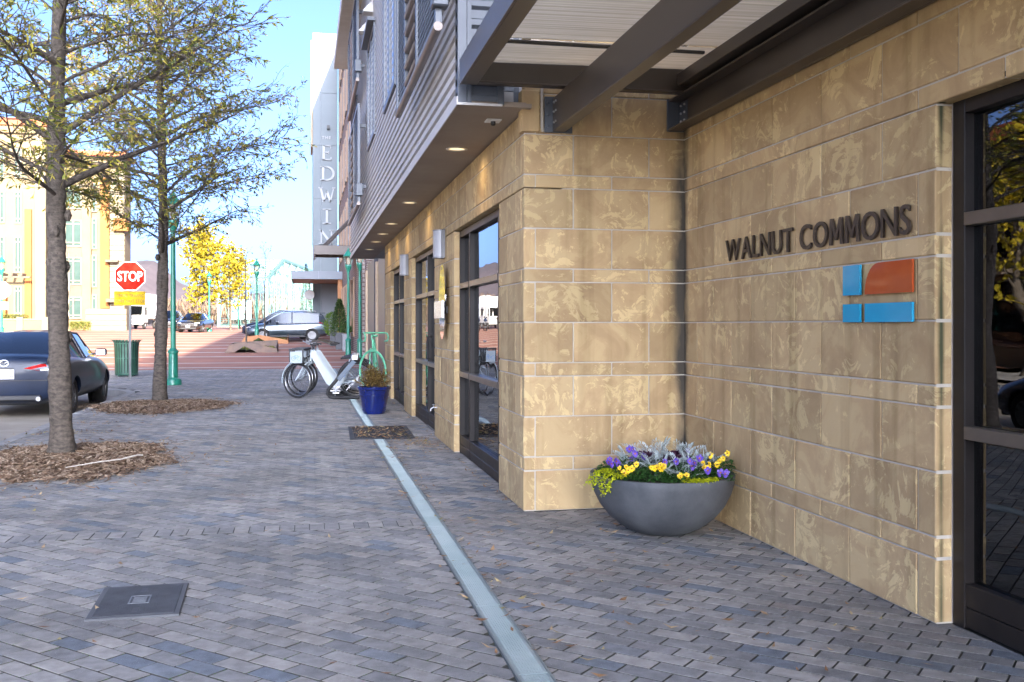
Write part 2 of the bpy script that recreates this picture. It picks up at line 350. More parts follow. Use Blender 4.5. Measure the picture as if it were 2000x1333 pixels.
for j in range(-90, 420):
    for i in range(-160, 60):
        u = (i + .5 * (j % 2)) * LP; v = j * SP; x, y = u * d1[0] + v * d2[0], u * d1[1] + v * d2[1]
        if x < -6.5 or x > 3.2 or y < 2.2 or y > 33.2: continue
        a, b = .0985, .0474
        q = [(x + sa * a * d1[0] + sb * b * d2[0], y + sa * a * d1[1] + sb * b * d2[1]) for sa, sb in ((-1, -1), (1, -1), (1, 1), (-1, 1))]
        for ri, rc in enumerate(rects):
            if x < rc[0] - .15 or x > rc[1] + .15 or y < rc[2] - .15 or y > rc[3] + .15: continue
            p = clip_rect(q, *rc)
            if len(p) < 3: continue
            ar = abs(sum(p[k - 1][0] * p[k][1] - p[k][0] * p[k - 1][1] for k in range(len(p)))) / 2
            if ar < .0006: continue
            pieces.append((x, y, p, ar > .0184))
def pz(x, y): return .0025 * noise.noise(Vector((x * .35, y * .35, 3))) + rng.uniform(-.0012, .0012) - .003
# whole pavers nearest the camera and in view become single objects
def inview(x, y): 
    Z = x * .2045 + y * .9789; X = x * .9789 - y * .2045
    return Z > 3.85 and abs(X / Z) < .52
near = sorted([p for p in pieces if p[3] and inview(p[0], p[1])], key=lambda p: p[0] ** 2 + p[1] ** 2)[:300]
nearset = set(id(p) for p in near)
pm = MB(); paver_verts(pm, [(sa * .0985 * d1[0] + sb * .0474 * d2[0], sa * .0985 * d1[1] + sb * .0474 * d2[1]) for sa, sb in ((-1, -1), (1, -1), (1, 1), (-1, 1))], 0)
pme = pm.mesh('paver', [PAV_OBJ, SAND])
for p in near:
    o = link('paver', pme, sidewalk, (p[0], p[1], pz(p[0], p[1]))); o.rotation_euler = (rng.uniform(-.008, .008), rng.uniform(-.008, .008), rng.uniform(-.008, .008))
mb = MB()
for p in pieces:
    if id(p) in nearset: continue
    mb.t = rng.random(); paver_verts(mb, p[2], pz(p[0], p[1]))
y0 = 6.967
for k in range(42):                                                   # soldier course across the walk
    x = -3.41 + k * .1015; mb.t = rng.uniform(0, .74); paver_verts(mb, [(x, y0, ), (x + .096, y0), (x + .096, y0 + .2), (x, y0 + .2)], pz(x, y0) + .001)
tag(mb.build('paver_field', [PAV_FIELD, SAND], sidewalk, tone=True), kind='stuff')
# moss tufts in the open joints of the nearest pavers
mb = MB(); rg = random.Random(5)
for k in range(1500):
    p = near[rg.randrange(300)]; s = rg.choice((-1, 1)); e = rg.choice((0, 0, 1))
    if noise.noise(Vector((p[0] * .9, p[1] * .9, 0))) < -.05 or p[0] > 1.9: continue
    if e: u, v = rg.uniform(-.1, .1), s * .052
    else: u, v = s * .1032, rg.uniform(-.05, .05)
    x, y = p[0] + u * d1[0] + v * d2[0], p[1] + u * d1[1] + v * d2[1]; r = rg.uniform(.0015, .004)
    mb.poly([(x - r, y, -.006), (x, y - r, -.008), (x + r, y, -.006), (x, y + r, -.003)])
tag(mb.build('joint_moss', M('moss', (.03, .075, .012), (.06, .11, .02), rough=1), sidewalk), kind='stuff')
# kerb
kerb = tag(empty('kerb', (-3.5, 5, 0)), kind='structure')
KERB = M('kerb_concrete', (.24, .235, .225), (.33, .32, .30), scale=4, rough=.85, bump=.25, bscale=140, rnd=True)
path = [(-3.51, -3)] + [(-3.51, -3 + 1.24 * k) for k in range(1, 21)] + [(-3.6, 22.3), (-3.85, 22.85), (-4.3, 23.3), (-5.0, 23.62), (-6.2, 23.75)]
for (xa, ya), (xb, yb) in zip(path, path[1:]):
    d = Vector((xb - xa, yb - ya)); L = d.length - .008; mb = MB(); mb.bbox((-.088, 0, -.2), (.088, L, .006 + rng.uniform(-.003, .003)), .012)
    o = mb.build('kerb_stone', KERB, kerb); o.location = (xa + 3.5, ya - 5, 0); o.rotation_euler.z = math.atan2(-d.x, d.y)
for k in range(8):
    mb = MB(); mb.bbox((0, -.088, -.2), (.96, .088, -.012), .012); o = mb.build('kerb_stone', KERB, kerb); o.location = (-13.9 + k * .97 + 3.5, 32.9 - 5, 0)
# trench drain
drain = tag(empty('trench_drain', (.9, 15, 0)), 'long pale metal trench drain grating running down the paving', 'drain')
mb = MB()
for x in (.828, .965): mb.box((x, 2.4, -.03), (x + .008, 33, .002))
for o in [mb.build('side_rail', CHROME if 0 else M('drain_rail', (.22, .27, .28), (.3, .35, .36), rough=.4, metal=.5), drain)]: o.location = (-.9, -15, 0)
def grate(y0, y1, fine):
    mb = MB(); mb.box((.838, y0 + .003, -.012), (.852, y1 - .003, 0)); mb.box((.95, y0 + .003, -.012), (.963, y1 - .003, 0))
    n = int((y1 - y0) / .0165) if fine else 0
    for k in range(n):
        y = y0 + .006 + k * .0165; mb.box((.852, y, -.012), (.95, y + .0072, -.0004))
    if fine:
        for k in range(1, 9): mb.box((.852 + k * .0109, y0 + .004, -.011), (.8545 + k * .0109, y1 - .004, -.0012))
    else: mb.box((.852, y0 + .004, -.012), (.95, y1 - .004, -.001))
    o = mb.build('grating', GALV, drain); o.location = (-.9, -15, 0)
y = 2.9
while y < 32.5:
    if not 12.4 < y < 12.6: grate(y, min(y + .995, 32.8), y < 22)
    y += 1.0
o = MB().box((.836, 2.4, -.033), (.965, 33, -.028)).build('channel', M('drain_channel', (.02, .02, .02)), drain); o.location = (-.9, -15, 0)
# utility box lid
lid = tag(empty('utility_box', (-.815, 5.33, 0), R(2)), 'grey rectangular utility box lid set flush into the pavers', 'utility box')
LIDM = M('polymer_lid', (.045, .047, .05), (.075, .078, .082), scale=9, rough=.7, bump=.5, bscale=200)
MB().bbox((-.215, -.30, -.03), (.215, .30, .0075), .004).build('frame', M('lid_frame', (.08, .083, .087), (.105, .108, .112), rough=.8), lid)
MB().bbox((-.19, -.275, -.02), (.19, .275, .010), .003).build('lid', LIDM, lid)
for yy in (-.19, .19): MB().box((-.014, yy - .04, .009), (.014, yy + .04, .0105)).build('lift_slot', BLACK, lid)
mb = MB(); mb.box((-.05, -.075, .009), (.05, -.067, .0115)); mb.box((-.05, .067, .009), (.05, .075, .0115)); mb.box((-.05, -.067, .009), (-.043, .067, .0115)); mb.box((.043, -.067, .009), (.05, .067, .0115))
for k in range(5): mb.box((-.032, -.05 + k * .022, .009), (.032, -.043 + k * .022, .0112))
mb.build('raised_badge', M('badge', (.15, .16, .17), (.18, .19, .2), rough=.6), lid)
for sx, sy in ((-1, -1), (1, 1)): MB().lathe([(.012, .009), (.012, .0106)], (sx * .165, sy * .25, 0), 10).build('bolt', BLACK, lid)

# ------------------------------------------------------------------ Walnut Commons: stone ground floor
bld = tag(empty('stone_building', (4, 8, 0)), 'tan stone block building with grey ribbed metal upper floors and recessed entrance', 'building')
T, S_ = .3048, .1016
courses = []; z = 0.0; pat = [T, S_, T, T, S_, T, T, S_, T, T, S_, T, T, S_, T, T, S_, T, T]
for h in pat: courses.append((z, z + h)); z += h
BL = {}
def block(w, h, t, jit=0):
    k = (round(w, 3), round(h, 3), round(t, 3))
    if k not in BL:
        mb = MB(); mb.bbox((-w / 2, -t / 2, -h / 2), (w / 2, t / 2, h / 2), .005); BL[k] = mb.mesh('stone_block', STONE)
    return BL[k]
J = .0045; TH = .09; OFF = Vector(bld.location)
def put(w, h, t, loc, rz=0):
    o = link('stone_block', block(w, h, t), bld); o.location = Vector(loc) - OFF; o.rotation_euler.z = rz; return o
def wall_y(X, ya, yb, ci, joints, t=TH):
    """blocks on a plane facing -X from ya to yb in course ci"""
    z0, z1 = courses[ci]; cuts = [ya] + [j for j in sorted(joints) if ya + .03 < j < yb - .03] + [yb]
    for a, b in zip(cuts, cuts[1:]): put(b - a - 2 * J, z1 - z0 - 2 * J, t, (X + t / 2 + random.uniform(-.0015, .0015), (a + b) / 2, (z0 + z1) / 2), R(90))
def wall_x(Y, xa, xb, ci, joints, t=TH, dy=0):
    z0, z1 = courses[ci]; cuts = [xa] + [j for j in sorted(joints) if xa + .03 < j < xb - .03] + [xb]
    for a, b in zip(cuts, cuts[1:]): put(b - a - 2 * J, z1 - z0 - 2 * J, t, ((a + b) / 2, Y + t / 2 + random.uniform(-.0015, .0015) - dy, (z0 + z1) / 2))
YP, XF, XR = 7.315, 1.617, 2.894
for ci in range(len(courses)):
    even = ci % 2 == 0; z0, z1 = courses[ci]
    # pier face toward the camera
    if z1 < 4.6:
        up = z0 > 2.84
        if even: wall_x(YP, XF + TH, XR + .02, ci, [2.31], dy=0)
        else: wall_x(YP, XF, XR + .02, ci, [2.005, 2.61])
    # recessed sign wall
    base = 4.30 if even else 4.605
    if z1 < 5.3:
        y0 = 4.154 if z1 < 2.46 else 2.2
        if z1 > 2.46 and ci % 3 == 10: pass
        wall_y(XR, y0, YP - .004, ci, [base + .6096 * k for k in range(-5, 6)])
        if z1 > 2.46: wall_y(XR, 0, 2.2, ci, [base + .6096 * k for k in range(-9, -2)])
    # street facade piers below the soffit
    keep = courses[ci]
    if z0 < 2.9:
        ys = YP if even else YP + TH
        jb = 7.93 if even else 7.62
        spans = [(ys, 8.29), (10.87, 12.55), (15.29, 16.48), (19.08, 20.42)] if z1 < 2.45 else [(ys, 20.42)]
        if z0 > 2.84: courses[ci] = (z0, 3.016)
        for a, b in spans: wall_y(XF, a, b, ci, [jb + .6096 * k + (0 if a < 8 else .1) for k in range(26)])
    courses[ci] = keep
# far end face of the stone (a return) is closed by the mortar core
core = MB()
for a, b in [(YP + .006, 8.284), (10.876, 12.544), (15.296, 16.474), (19.086, 20.414)]: core.box((XF + .0075, a, 0), (2.55, b, 2.434))
core.box((XF + .0075, YP + .007, 2.444), (2.55, 20.414, 3.014))
core.box((XF + .06, YP + .0075, 3.004), (XR + .03, 8, 4.6))
core.box((XR + .0075, 4.16, 0), (3.9, YP + .03, 2.44)); core.box((XR + .0075, -6, 2.446), (3.9, YP + .03, 7.2))
core.box((XF + .3, YP + .0075, .002), (XR + .2, 7.9, 2.99))
core.build('mortar_core', MORTAR, bld).location = -OFF
o = MB().box((2.56, 8.0, 0), (2.75, 20.3, 3.0)).box((1.75, 8.2, -.02), (2.56, 20.3, .02)).build('dim_interior', DARKIN, bld); o.location = -OFF
o = MB().box((5.2, 1, 0), (5.3, 4.4, 2.6)).box((3.1, 4.17, .003), (5.2, 4.3, 2.5)).box((3.1, .9, .003), (5.2, 1, 2.5)).box((3.05, 1, -.03), (5.2, 4.16, .003)).box((3.1, 1, 2.47), (5.2, 4.16, 2.5)).build('lobby_shell', DARKIN, bld); o.location = -OFF
o = MB().box((3.55, 3.2, .01), (3.6, 4.1, 2.4)).build('pale_curtain', M('curtain', (.3, .31, .27), (.38, .39, .35), scale=2, rough=.9, stretch=(1, 14, .3)), bld); o.location = -OFF
# proud block at the top of the pier and the beam seat
o = MB().bbox((XF - .02, YP - .024, 2.858), (1.735, YP + .1, 3.17), .006).build('corner_cap_block', STONE, bld); o.location = -OFF
o = MB().tube([(1.757, YP - .012, 3.2), (1.757, YP - .012, 2.9), (1.765, YP - .012, 2.862)], .012, 6).build('caulk_bead', MORTAR, bld); o.location = -OFF

def window(y0, y1, z0, z1, X, mull, bars, kick=.2, name='window', fw=.05):
    w = link(name, None, bld); w.empty_display_size = .2; w.location = Vector((X, y0, 0)) - OFF
    def B(nm, a, b, m, bev=.003):
        mb = MB(); mb.bbox((a[0] - X, a[1] - y0, a[2]), (b[0] - X, b[1] - y0, b[2]), bev); return mb.build(nm, m, w)
    D = .09
    B('jamb', (X, y0, z0), (X + D, y0 + fw, z1), BRONZE); B('jamb', (X, y1 - fw, z0), (X + D, y1, z1), BRONZE)
    B('head_rail', (X + .001, y0 + fw, z1 - .07), (X + D, y1 - fw, z1), BRONZE)
    ys = [y0 + fw] + sorted(mull) + [y1 - fw]
    for m in mull: B('mullion', (X + .001, m - .025, kick), (X + D, m + .025, z1 - .07), BRONZE)
    edges = [y0 + fw] + [e for m in sorted(mull) for e in (m - .025, m + .025)] + [y1 - fw]
    for k in range(0, len(edges), 2):
        a, b = edges[k], edges[k + 1]
        if kick > .05:
            B('kick_panel', (X + .004, a, .01), (X + D - .02, b, kick * .48), BRONZE); B('kick_panel', (X + .004, a, kick * .48 + .004), (X + D - .02, b, kick), BRONZE)
        zz = [kick] + [v for z in bars for v in (z - .03, z + .03)] + [z1 - .07]
        for z in bars: B('transom_bar', (X - .006, a, z - .03), (X + D - .01, b, z + .03), M('sky_lit_bronze_bar', (.10, .085, .068), (.14, .118, .095), scale=2, rough=.35, metal=.4))  # bars lighter than the frame: sky light on them put into the colour
        for q in range(0, len(zz), 2):
            mb = MB(); mb.box((.05, a - y0, zz[q]), (.056, b - y0, zz[q + 1])); mb.build('pane', GLASS, w)
    if kick > .05:
        for m in mull: B('kick_mullion', (X + .002, m - .025, .01), (X + D - .02, m + .025, kick), BRONZE)
    return w
XW = 1.677
window(8.296, 10.864, .0, 2.432, XW, [8.62, 10.2], [.87, 1.83])
w = window(12.556, 15.284, .0, 2.432, XW, [13.75], [.87, 1.83], name='entrance_door')
mb = MB(); mb.tube([(-.01, .62, .95), (-.07, .62, .95), (-.07, .62, 1.25), (-.01, .62, 1.25)], .014, 8); mb.build('pull_handle', BLACK, w, smooth=True)
mb = MB(); mb.box((-.01, .05, .0), (-.002, 1.15, .03)); mb.build('threshold', CHROME, w)
window(16.486, 19.074, .0, 2.432, XW, [17.9], [.87, 1.83])
window(1.1, 4.15, .0, 2.45, 2.98, [2.75], [.905, 1.89], kick=.21, name='corner_window', fw=.085)
o = MB().box((2.9, 1.0, 2.452), (3.05, 4.16, 2.475)).build('lintel_flashing', BRONZE, bld); o.location = -OFF

# ------------------------------------------------------------------ upper floors: ribbed metal
def ribs(mb, X, y0, y1, z0, z1, pitch=.1, depth=.034):
    z = z0
    while z < z1 - .01:
        pr = [(X, z), (X, z + pitch * .52), (X + depth, z + pitch * .60), (X + depth, z + pitch * .94), (X, z + pitch)]
        for (a, za), (b, zb) in zip(pr, pr[1:]): mb.poly([(a, y1, za), (a, y0, za), (b, y0, zb), (b, y1, zb)])
        z += pitch
mb = MB(); ribs(mb, 1.10, 7.235, 24.5, 3.06, 7.72)
o = mb.build('ribbed_cladding', SIDING, bld); o.location = -OFF
mb = MB(); mb.box((1.135, 7.46, 3.03), (12, 24.48, 7.72)); mb.box((2.9, -48, 7.21), (12, 7.3, 7.72)); mb.box((3.9, -48, -.1), (12, -1, 7.2)); mb.box((3.0, -48, 7.73), (14, 24.4, 21.2)); mb.box((2.76, 8.5, 3.0), (12, 24.4, 3.03)); mb.box((2.76, 20.5, -.1), (12, 24.3, 3.0))  # includes a tall unseen set-back block, added to shade the street and hotel
o = mb.build('upper_storeys_and_shade_block', M('upper_wall', (.30, .29, .28), (.36, .35, .34), rough=.8), bld); o.location = -OFF
mb = MB(); mb.box((1.095, 7.23, 3.02), (1.66, 24.5, 3.05)); o = mb.build('soffit', SOFFIT, bld); o.location = -OFF
mb = MB(); mb.box((1.09, 7.2, 3.012), (1.10, 24.5, 3.075)); mb.box((1.09, 7.19, 3.012), (1.43, 7.2, 3.03)); o = mb.build('drip_edge', SIDING, bld); o.location = -OFF
# end wall of the upper floor
mb = MB()
for a, b, yy in ((1.10, 1.165, 7.2), (1.168, 1.20, 7.195), (1.40, 1.445, 7.2), (1.57, 1.61, 7.44)): mb.box((a, yy, 3.03), (b, yy + .12, 5.6))
o = mb.build('corner_trim', TRIM, bld); o.location = -OFF
for x0, x1, yy in ((1.20, 1.40, 7.215), (1.445, 1.57, 7.455)):
    mb = MB(); z = 3.05
    while z < 5.5:
        for (a, za), (b, zb) in zip([(0, 0), (0, .04), (.012, .05), (.012, .112), (.03, .115)], [(0, .04), (.012, .05), (.012, .112), (.03, .115), (0, .14)]): mb.poly([(x0, yy + a, z + za), (x1, yy + a, z + za), (x1, yy + b, z + zb), (x0, yy + b, z + zb)])
        z += .14
    o = mb.build('end_siding', TRIM, bld); o.location = -OFF
o = MB().box((1.42, 7.24, 3.03), (1.62, 7.9, 3.06)).build('soffit_return', SOFFIT, bld); o.location = -OFF
# roof eave
mb = MB(); mb.box((.72, 7, 7.72), (1.6, 24.9, 7.78)); mb.box((.72, 7, 7.78), (.75, 24.9, 7.98)); mb.box((.72, 24.87, 7.78), (6, 24.9, 7.98)); mb.box((1.5, -48, 7.72), (6, 7, 7.8))
o = mb.build('roof_eave', M('eave_cream', (.55, .50, .45), (.62, .57, .52), rough=.6), bld); o.location = -OFF
# soffit downlights and sensor
for x, y in ((1.37, 9.04), (1.36, 13.12), (1.36, 15.9), (1.36, 17.7), (1.36, 19.4), (1.36, 21.4)):
    d = link('downlight', None, bld); d.location = Vector((x, y, 3.02)) - OFF; d.empty_display_size = .1
    mb = MB(); mb.lathe([(.10, 0), (.10, -.008), (.08, -.008), (.075, .0)], (0, 0, 0), 20); mb.build('ring', M('downlight_ring', (.5, .47, .42), rough=.4), d, smooth=True)
    MB().lathe([(.074, -.001), (.06, -.003)], (0, 0, 0), 20).build('lens', emis('downlight_lens', (1, .78, .45), .12) if 'downlight_lens' not in MATS else MATS['downlight_lens'], d)
    ld = bpy.data.lights.new('downlight_bulb', 'SPOT'); ld.energy = 1.8; ld.color = (1, .74, .40); ld.spot_size = R(168); ld.spot_blend = 1; ld.shadow_soft_size = .06
    lo = link('downlight_bulb', ld, d); lo.location = (0, 0, -.02)
d = link('sensor', None, bld); d.location = Vector((1.46, 7.72, 3.02)) - OFF
MB().bbox((-.06, -.06, -.012), (.06, .06, 0), .003).build('plate', WHITE, d); MB().lathe([(.02, -.012), (.02, -.035), (.012, -.045)], n=10).build('eye', BLACK, d)
# upper windows, head flashings and wall lights
def upwin(y0, y1, z0, z1):
    w = link('upper_window', None, bld); w.location = Vector((1.07, y0, z0)) - OFF; H = z1 - z0; W = y1 - y0
    for nm, a, b in (('frame', (0, 0, 0), (.06, .09, H)), ('frame', (0, W - .09, 0), (.06, W, H)), ('frame', (0, .09, 0), (.06, W - .09, .08)), ('frame', (0, .09, H - .08), (.06, W - .09, H)), ('frame', (0.005, W / 2 - .03, .08), (.06, W / 2 + .03, H - .08))): MB().bbox(a, b, .004).build(nm, TRIM, w)
    MB().box((.03, .09, .08), (.034, W - .09, H - .08)).build('pane', glassmat('upper_glass', (.3, .4, .45), .3, 2.0) if 'upper_glass' not in MATS else MATS['upper_glass'], w)
    MB().bbox((-.10, -.05, H), (.06, W + .05, H + .05), .004).build('hood', TRIM, w)
upwin(12.15, 13.9, 4.33, 6.4); upwin(15.82, 17.48, 4.42, 6.2); upwin(21.2, 23.6, 4.3, 6.2)
for y, z in ((16.42, 6.5), (17.7, 6.55)):
    mb = MB(); mb.prism([(0, -.12, 0), (0, .12, 0), (-.16, .12, 0), (-.16, -.12, 0)], (0, 0, .02)); mb.prism([(0, .12, .02), (-.16, .12, .02), (0, .12, .2)], (0, -.24, 0))
    o = mb.build('wall_light', SIDING, bld); o.location = Vector((1.098, y, z)) - OFF
# sliding sun screens
def screen(y0, y1, z0, z1, X=.95):
    s = link('sun_screen', None, bld); s.location = Vector((X, y0, z0)) - OFF; W = y1 - y0; H = z1 - z0
    cut = [0, W * .42, W * .74, W]
    for c in cut: MB().bbox((-.02, c - .03, 0), (.03, c + .03, H), .003).build('stile', TRIM, s)
    MB().tube([(0, -.03, -.03), (0, W + .03, -.03)], .035, 10).build('bottom_rail', M('rail_tube', (.17, .145, .13), (.2, .17, .15), rough=.4, metal=.4), s, smooth=True)
    MB().bbox((-.02, .03, H), (.03, W - .03, H + .06), .003).build('top_rail', TRIM, s)
    MB().bbox((-.05, -.1, .1), (.07, .03, .32), .01).build('bracket', TRIM, s)
    for a, b in ((cut[0], cut[1]), (cut[2], cut[3])):
        mb = MB(); n = int((b - a) / .05)
        for k in range(1, n): mb.box((.0, a + k * (b - a) / n - .004, 0.02), (.006, a + k * (b - a) / n + .004, H))
        n = int(H / .05)
        for k in range(1, n): mb.box((-.006, a + .03, k * H / n - .004), (0, b - .03, k * H / n + .004))
        mb.build('wire_mesh', TRIM, s)
    n = int(H / .16)
    for k in range(n): MB().tube([(.005, cut[1] + .03, .08 + k * .16), (.005, cut[2] - .03, .08 + k * .16)], .032, 8, False).build('louvre', MATS['rail_tube'], s, smooth=True)
    mb = MB()
    for yy in (.4, W - .4): mb.box((.03, yy - .03, .3), (.15, yy + .03, .36)); mb.box((.03, yy - .03, H - .3), (.15, yy + .03, H - .24))
    mb.build('standoff', TRIM, s)
screen(7.2, 10.25, 3.6, 5.9); screen(17.9, 21.6, 3.6, 5.3); screen(18.3, 21.9, 5.9, 7.5)

# ------------------------------------------------------------------ entrance canopy
can = tag(empty('entrance_canopy', (2, 4, 3)), 'dark steel entrance canopy with translucent ribbed roof sheets above the sign wall', 'canopy'); CO = Vector(can.location)
def cb(nm, a, b, m=STEEL, bev=.003): o = MB().bbox(a, b, bev).build(nm, m, can); o.location = -CO; return o
cb('fascia_beam', (1.09, -2, 3.125), (1.105, 7.06, 3.305)); cb('fascia_flange', (1.105, -2, 3.125), (1.215, 7.045, 3.137)); cb('fascia_flange', (1.105, -2, 3.293), (1.215, 7.045, 3.305))
cb('end_beam', (1.216, 7.045, 3.128), (2.84, 7.06, 3.335)); cb('end_flange', (1.216, 6.965, 3.128), (2.84, 7.045, 3.14))
# inner tube beam and its end plate
cb('support_beam', (1.835, -2, 2.862), (1.935, 7.288, 3.115), bev=.006)
cb('end_plate', (1.775, 7.288, 2.855), (1.99, 7.31, 3.125), TRIM)
for dx in (1.80, 1.968):
    for zz in (2.9, 2.985, 3.075): o = MB().lathe([(.0, 0), (.011, 0), (.011, .012), (.006, .016)], n=8, axis='y', mat=Matrix.Rotation(math.pi, 4, 'Z')).build('bolt', CHROME if 0 else TRIM, can); o.location = Vector((dx, 7.288, zz)) - CO
for yy in (7.17, 7.23):
    for zz in (2.92, 3.0, 3.07): o = MB().lathe([(.0, 0), (.009, 0), (.009, .008), (.004, .012)], n=8, axis='x', mat=Matrix.Rotation(math.pi, 4, 'Z')).build('bolt', CHROME, can); o.location = Vector((1.835, yy, zz)) - CO
# wall channel
cb('wall_channel_web', (2.855, -2, 2.905), (2.875, 7.285, 3.14)); cb('wall_channel_flange', (2.755, -2, 2.905), (2.855, 7.285, 2.92)); cb('wall_channel_flange', (2.755, -2, 3.125), (2.855, 7.285, 3.14))
cb('wall_channel_plate', (2.75, 7.286, 2.9), (2.888, 7.308, 3.15), TRIM); cb('clip_angle', (2.845, 7.13, 2.93), (2.855, 7.285, 3.115), TRIM)
for yy in (7.17, 7.24):
    for zz in (2.97, 3.03, 3.09): o = MB().lathe([(.0, 0), (.009, 0), (.009, .008), (.004, .012)], n=8, axis='x', mat=Matrix.Rotation(math.pi, 4, 'Z')).build('bolt', CHROME, can); o.location = Vector((2.845, yy, zz)) - CO
cb('upper_ledger', (2.70, -2, 3.17), (2.885, 6.96, 3.26))
for yy in (0.2, 1.9, 3.4, 5.0, 6.42): cb('purlin', (1.23, yy, 3.266), (2.695, yy + .03, 3.286), M('purlin_dark', (.05, .046, .042), rough=.5))
pan = bpy.data.materials.new('translucent_sheet'); n_, l_, b_ = nodes_of(pan)
tc_ = n_.new('ShaderNodeNewGeometry'); mp_ = n_.new('ShaderNodeMapping'); mp_.inputs['Scale'].default_value = (.4, 26, 1); l_.new(tc_.outputs['Position'], mp_.inputs[0])
tn_ = n_.new('ShaderNodeTexNoise'); tn_.inputs['Scale'].default_value = 1.6; tn_.inputs['Detail'].default_value = 6; l_.new(mp_.outputs[0], tn_.inputs['Vector'])
rp_ = ramp(n_, [(.3, (.46, .385, .265)), (.7, (.68, .585, .43))]); l_.new(tn_.outputs['Fac'], rp_.inputs[0]); l_.new(rp_.outputs[0], b_.inputs['Base Color']); b_.inputs['Roughness'].default_value = .7
tl_ = n_.new('ShaderNodeBsdfTranslucent'); l_.new(rp_.outputs[0], tl_.inputs[0]); ms_ = n_.new('ShaderNodeMixShader'); ms_.inputs[0].default_value = .82
l_.new(b_.outputs[0], ms_.inputs[1]); l_.new(tl_.outputs[0], ms_.inputs[2]); l_.new(ms_.outputs[0], n_['Material Output'].inputs[0])
edges = [-2, .2, 1.9, 3.4, 5.0, 6.42, 7.04]
for a, b in zip(edges, edges[1:]):
    mb = MB(); y = a + .032; k = 0
    while y < b - .001:
        y2 = min(y + .02, b); zz = 3.29 + (.004 if k % 2 else 0); mb.poly([(1.12, y, zz), (2.87, y, zz + .03), (2.87, y2, 3.32 + (.0 if k % 2 else .004)), (1.12, y2, 3.29 + (.0 if k % 2 else .004))]); y = y2; k += 1
    o = mb.build('roof_sheet', pan, can); o.location = -CO
# ------------------------------------------------------------------ signs and fittings on the walls
# "WALNUT COMMONS": raised letters on the recessed wall (reading right to left in Y)
sg = tag(empty('wall_sign', (2.89, 4.3, 1.84)), 'raised dark bronze letters reading WALNUT COMMONS on the stone wall', 'sign')
LET = M('letter_bronze', (.05, .037, .028), (.075, .058, .045), scale=5, rough=.45, metal=.3)
def word_width(s, size): me = text_mesh(s, size, .01); b = bounds(me); bpy.data.meshes.remove(me); return b[1] - b[0]
def letters(parent, words, L, h, place, mat, ext, off, gap=.012):
    """lay letters along u in [0, L]; place(me, u, v0) puts a mesh; letters become parts"""
    ms = []; tot = 0; wsp = h * .42
    for s in words:
        if s == ' ': ms.append(None); tot += wsp; continue
        me = text_mesh(s, 1.0, 0.0, off / h); b = bounds(me); ms.append((me, b, s)); tot += (b[1] - b[0]) * h / .7 + gap
    k = L / tot; u = 0
    for m in ms:
        if m is None: u += wsp * k; continue
        me, b, s = m; bpy.data.meshes.remove(me)
        if s == 'M':                                              # outline cut by hand: splayed legs, deep vertex
            w_ = (b[1] - b[0]) * h / .7; mm = MB(); mm.prism([(x_ * w_, y_ * h, -ext) for x_, y_ in ((0, 0), (.07, 1), (.24, 1), (.5, .42), (.76, 1), (.93, 1), (1, 0), (.83, 0), (.785, .66), (.56, .17), (.44, .17), (.215, .66), (.17, 0))], (0, 0, 2 * ext)); me = mm.mesh('letter', []); me.flip_normals()
        else: me = text_mesh(s, h / .7, ext, off)
        b = bounds(me)
        me.transform(Matrix.Translation((-b[0], 0, 0))); me.transform(Matrix.Diagonal((k, 1, 1, 1)))
        me.materials.append(mat); o = link('letter', me, parent); place(o, u); u += (b[1] - b[0]) * k + gap * k
def pl(o, u):
    # local x -> world -Y, local y -> world Z, local z -> world -X
    o.rotation_euler = Matrix(((0, 0, -1), (-1, 0, 0), (0, 1, 0))).to_euler(); o.location = Vector((2.879 + .0006 * (len(sg.children) % 3), 6.487 - u, 1.846)) - Vector(sg.location)
letters(sg, 'WALNUT COMMONS', 2.187, .147, pl, LET, .007, .0008, gap=.022)
logo = tag(empty('logo_sign', (2.875, 4.6, 1.57)), 'four enamelled logo tiles in blue and rust red below the raised letters', 'sign'); LO = Vector(logo.location)
BLU = M('blue_enamel', (.012, .30, .50), (.015, .34, .55), rough=.12, coat=1); RUST = M('rust_enamel', (.36, .055, .012), (.46, .085, .015), scale=3, rough=.13, coat=1)
def tile(pts, m):
    mb = MB(); mb.prism([(2.868, y, z) for y, z in pts], (.012, 0, 0)); o = mb.build('tile', m, logo); o.location = -LO
    mb = MB(); c = (sum(p[0] for p in pts) / len(pts), sum(p[1] for p in pts) / len(pts)); mb.box((2.88, c[0] - .03, c[1] - .02), (2.8935, c[0] + .03, c[1] + .02)); o2 = mb.build('standoff', BLACK, logo); o2.location = -LO
tile([(4.933, 1.561), (4.765, 1.561), (4.765, 1.721), (4.933, 1.721)], BLU); tile([(4.933, 1.417), (4.765, 1.417), (4.765, 1.514), (4.933, 1.514)], BLU); tile([(4.718, 1.417), (4.303, 1.417), (4.303, 1.514), (4.718, 1.514)], BLU)
tile([(4.718, 1.561), (4.303, 1.561), (4.303, 1.721)] + [(4.59 + .128 * math.sin(R(a)), 1.561 + .16 * math.cos(R(a))) for a in range(0, 86, 12)], RUST)
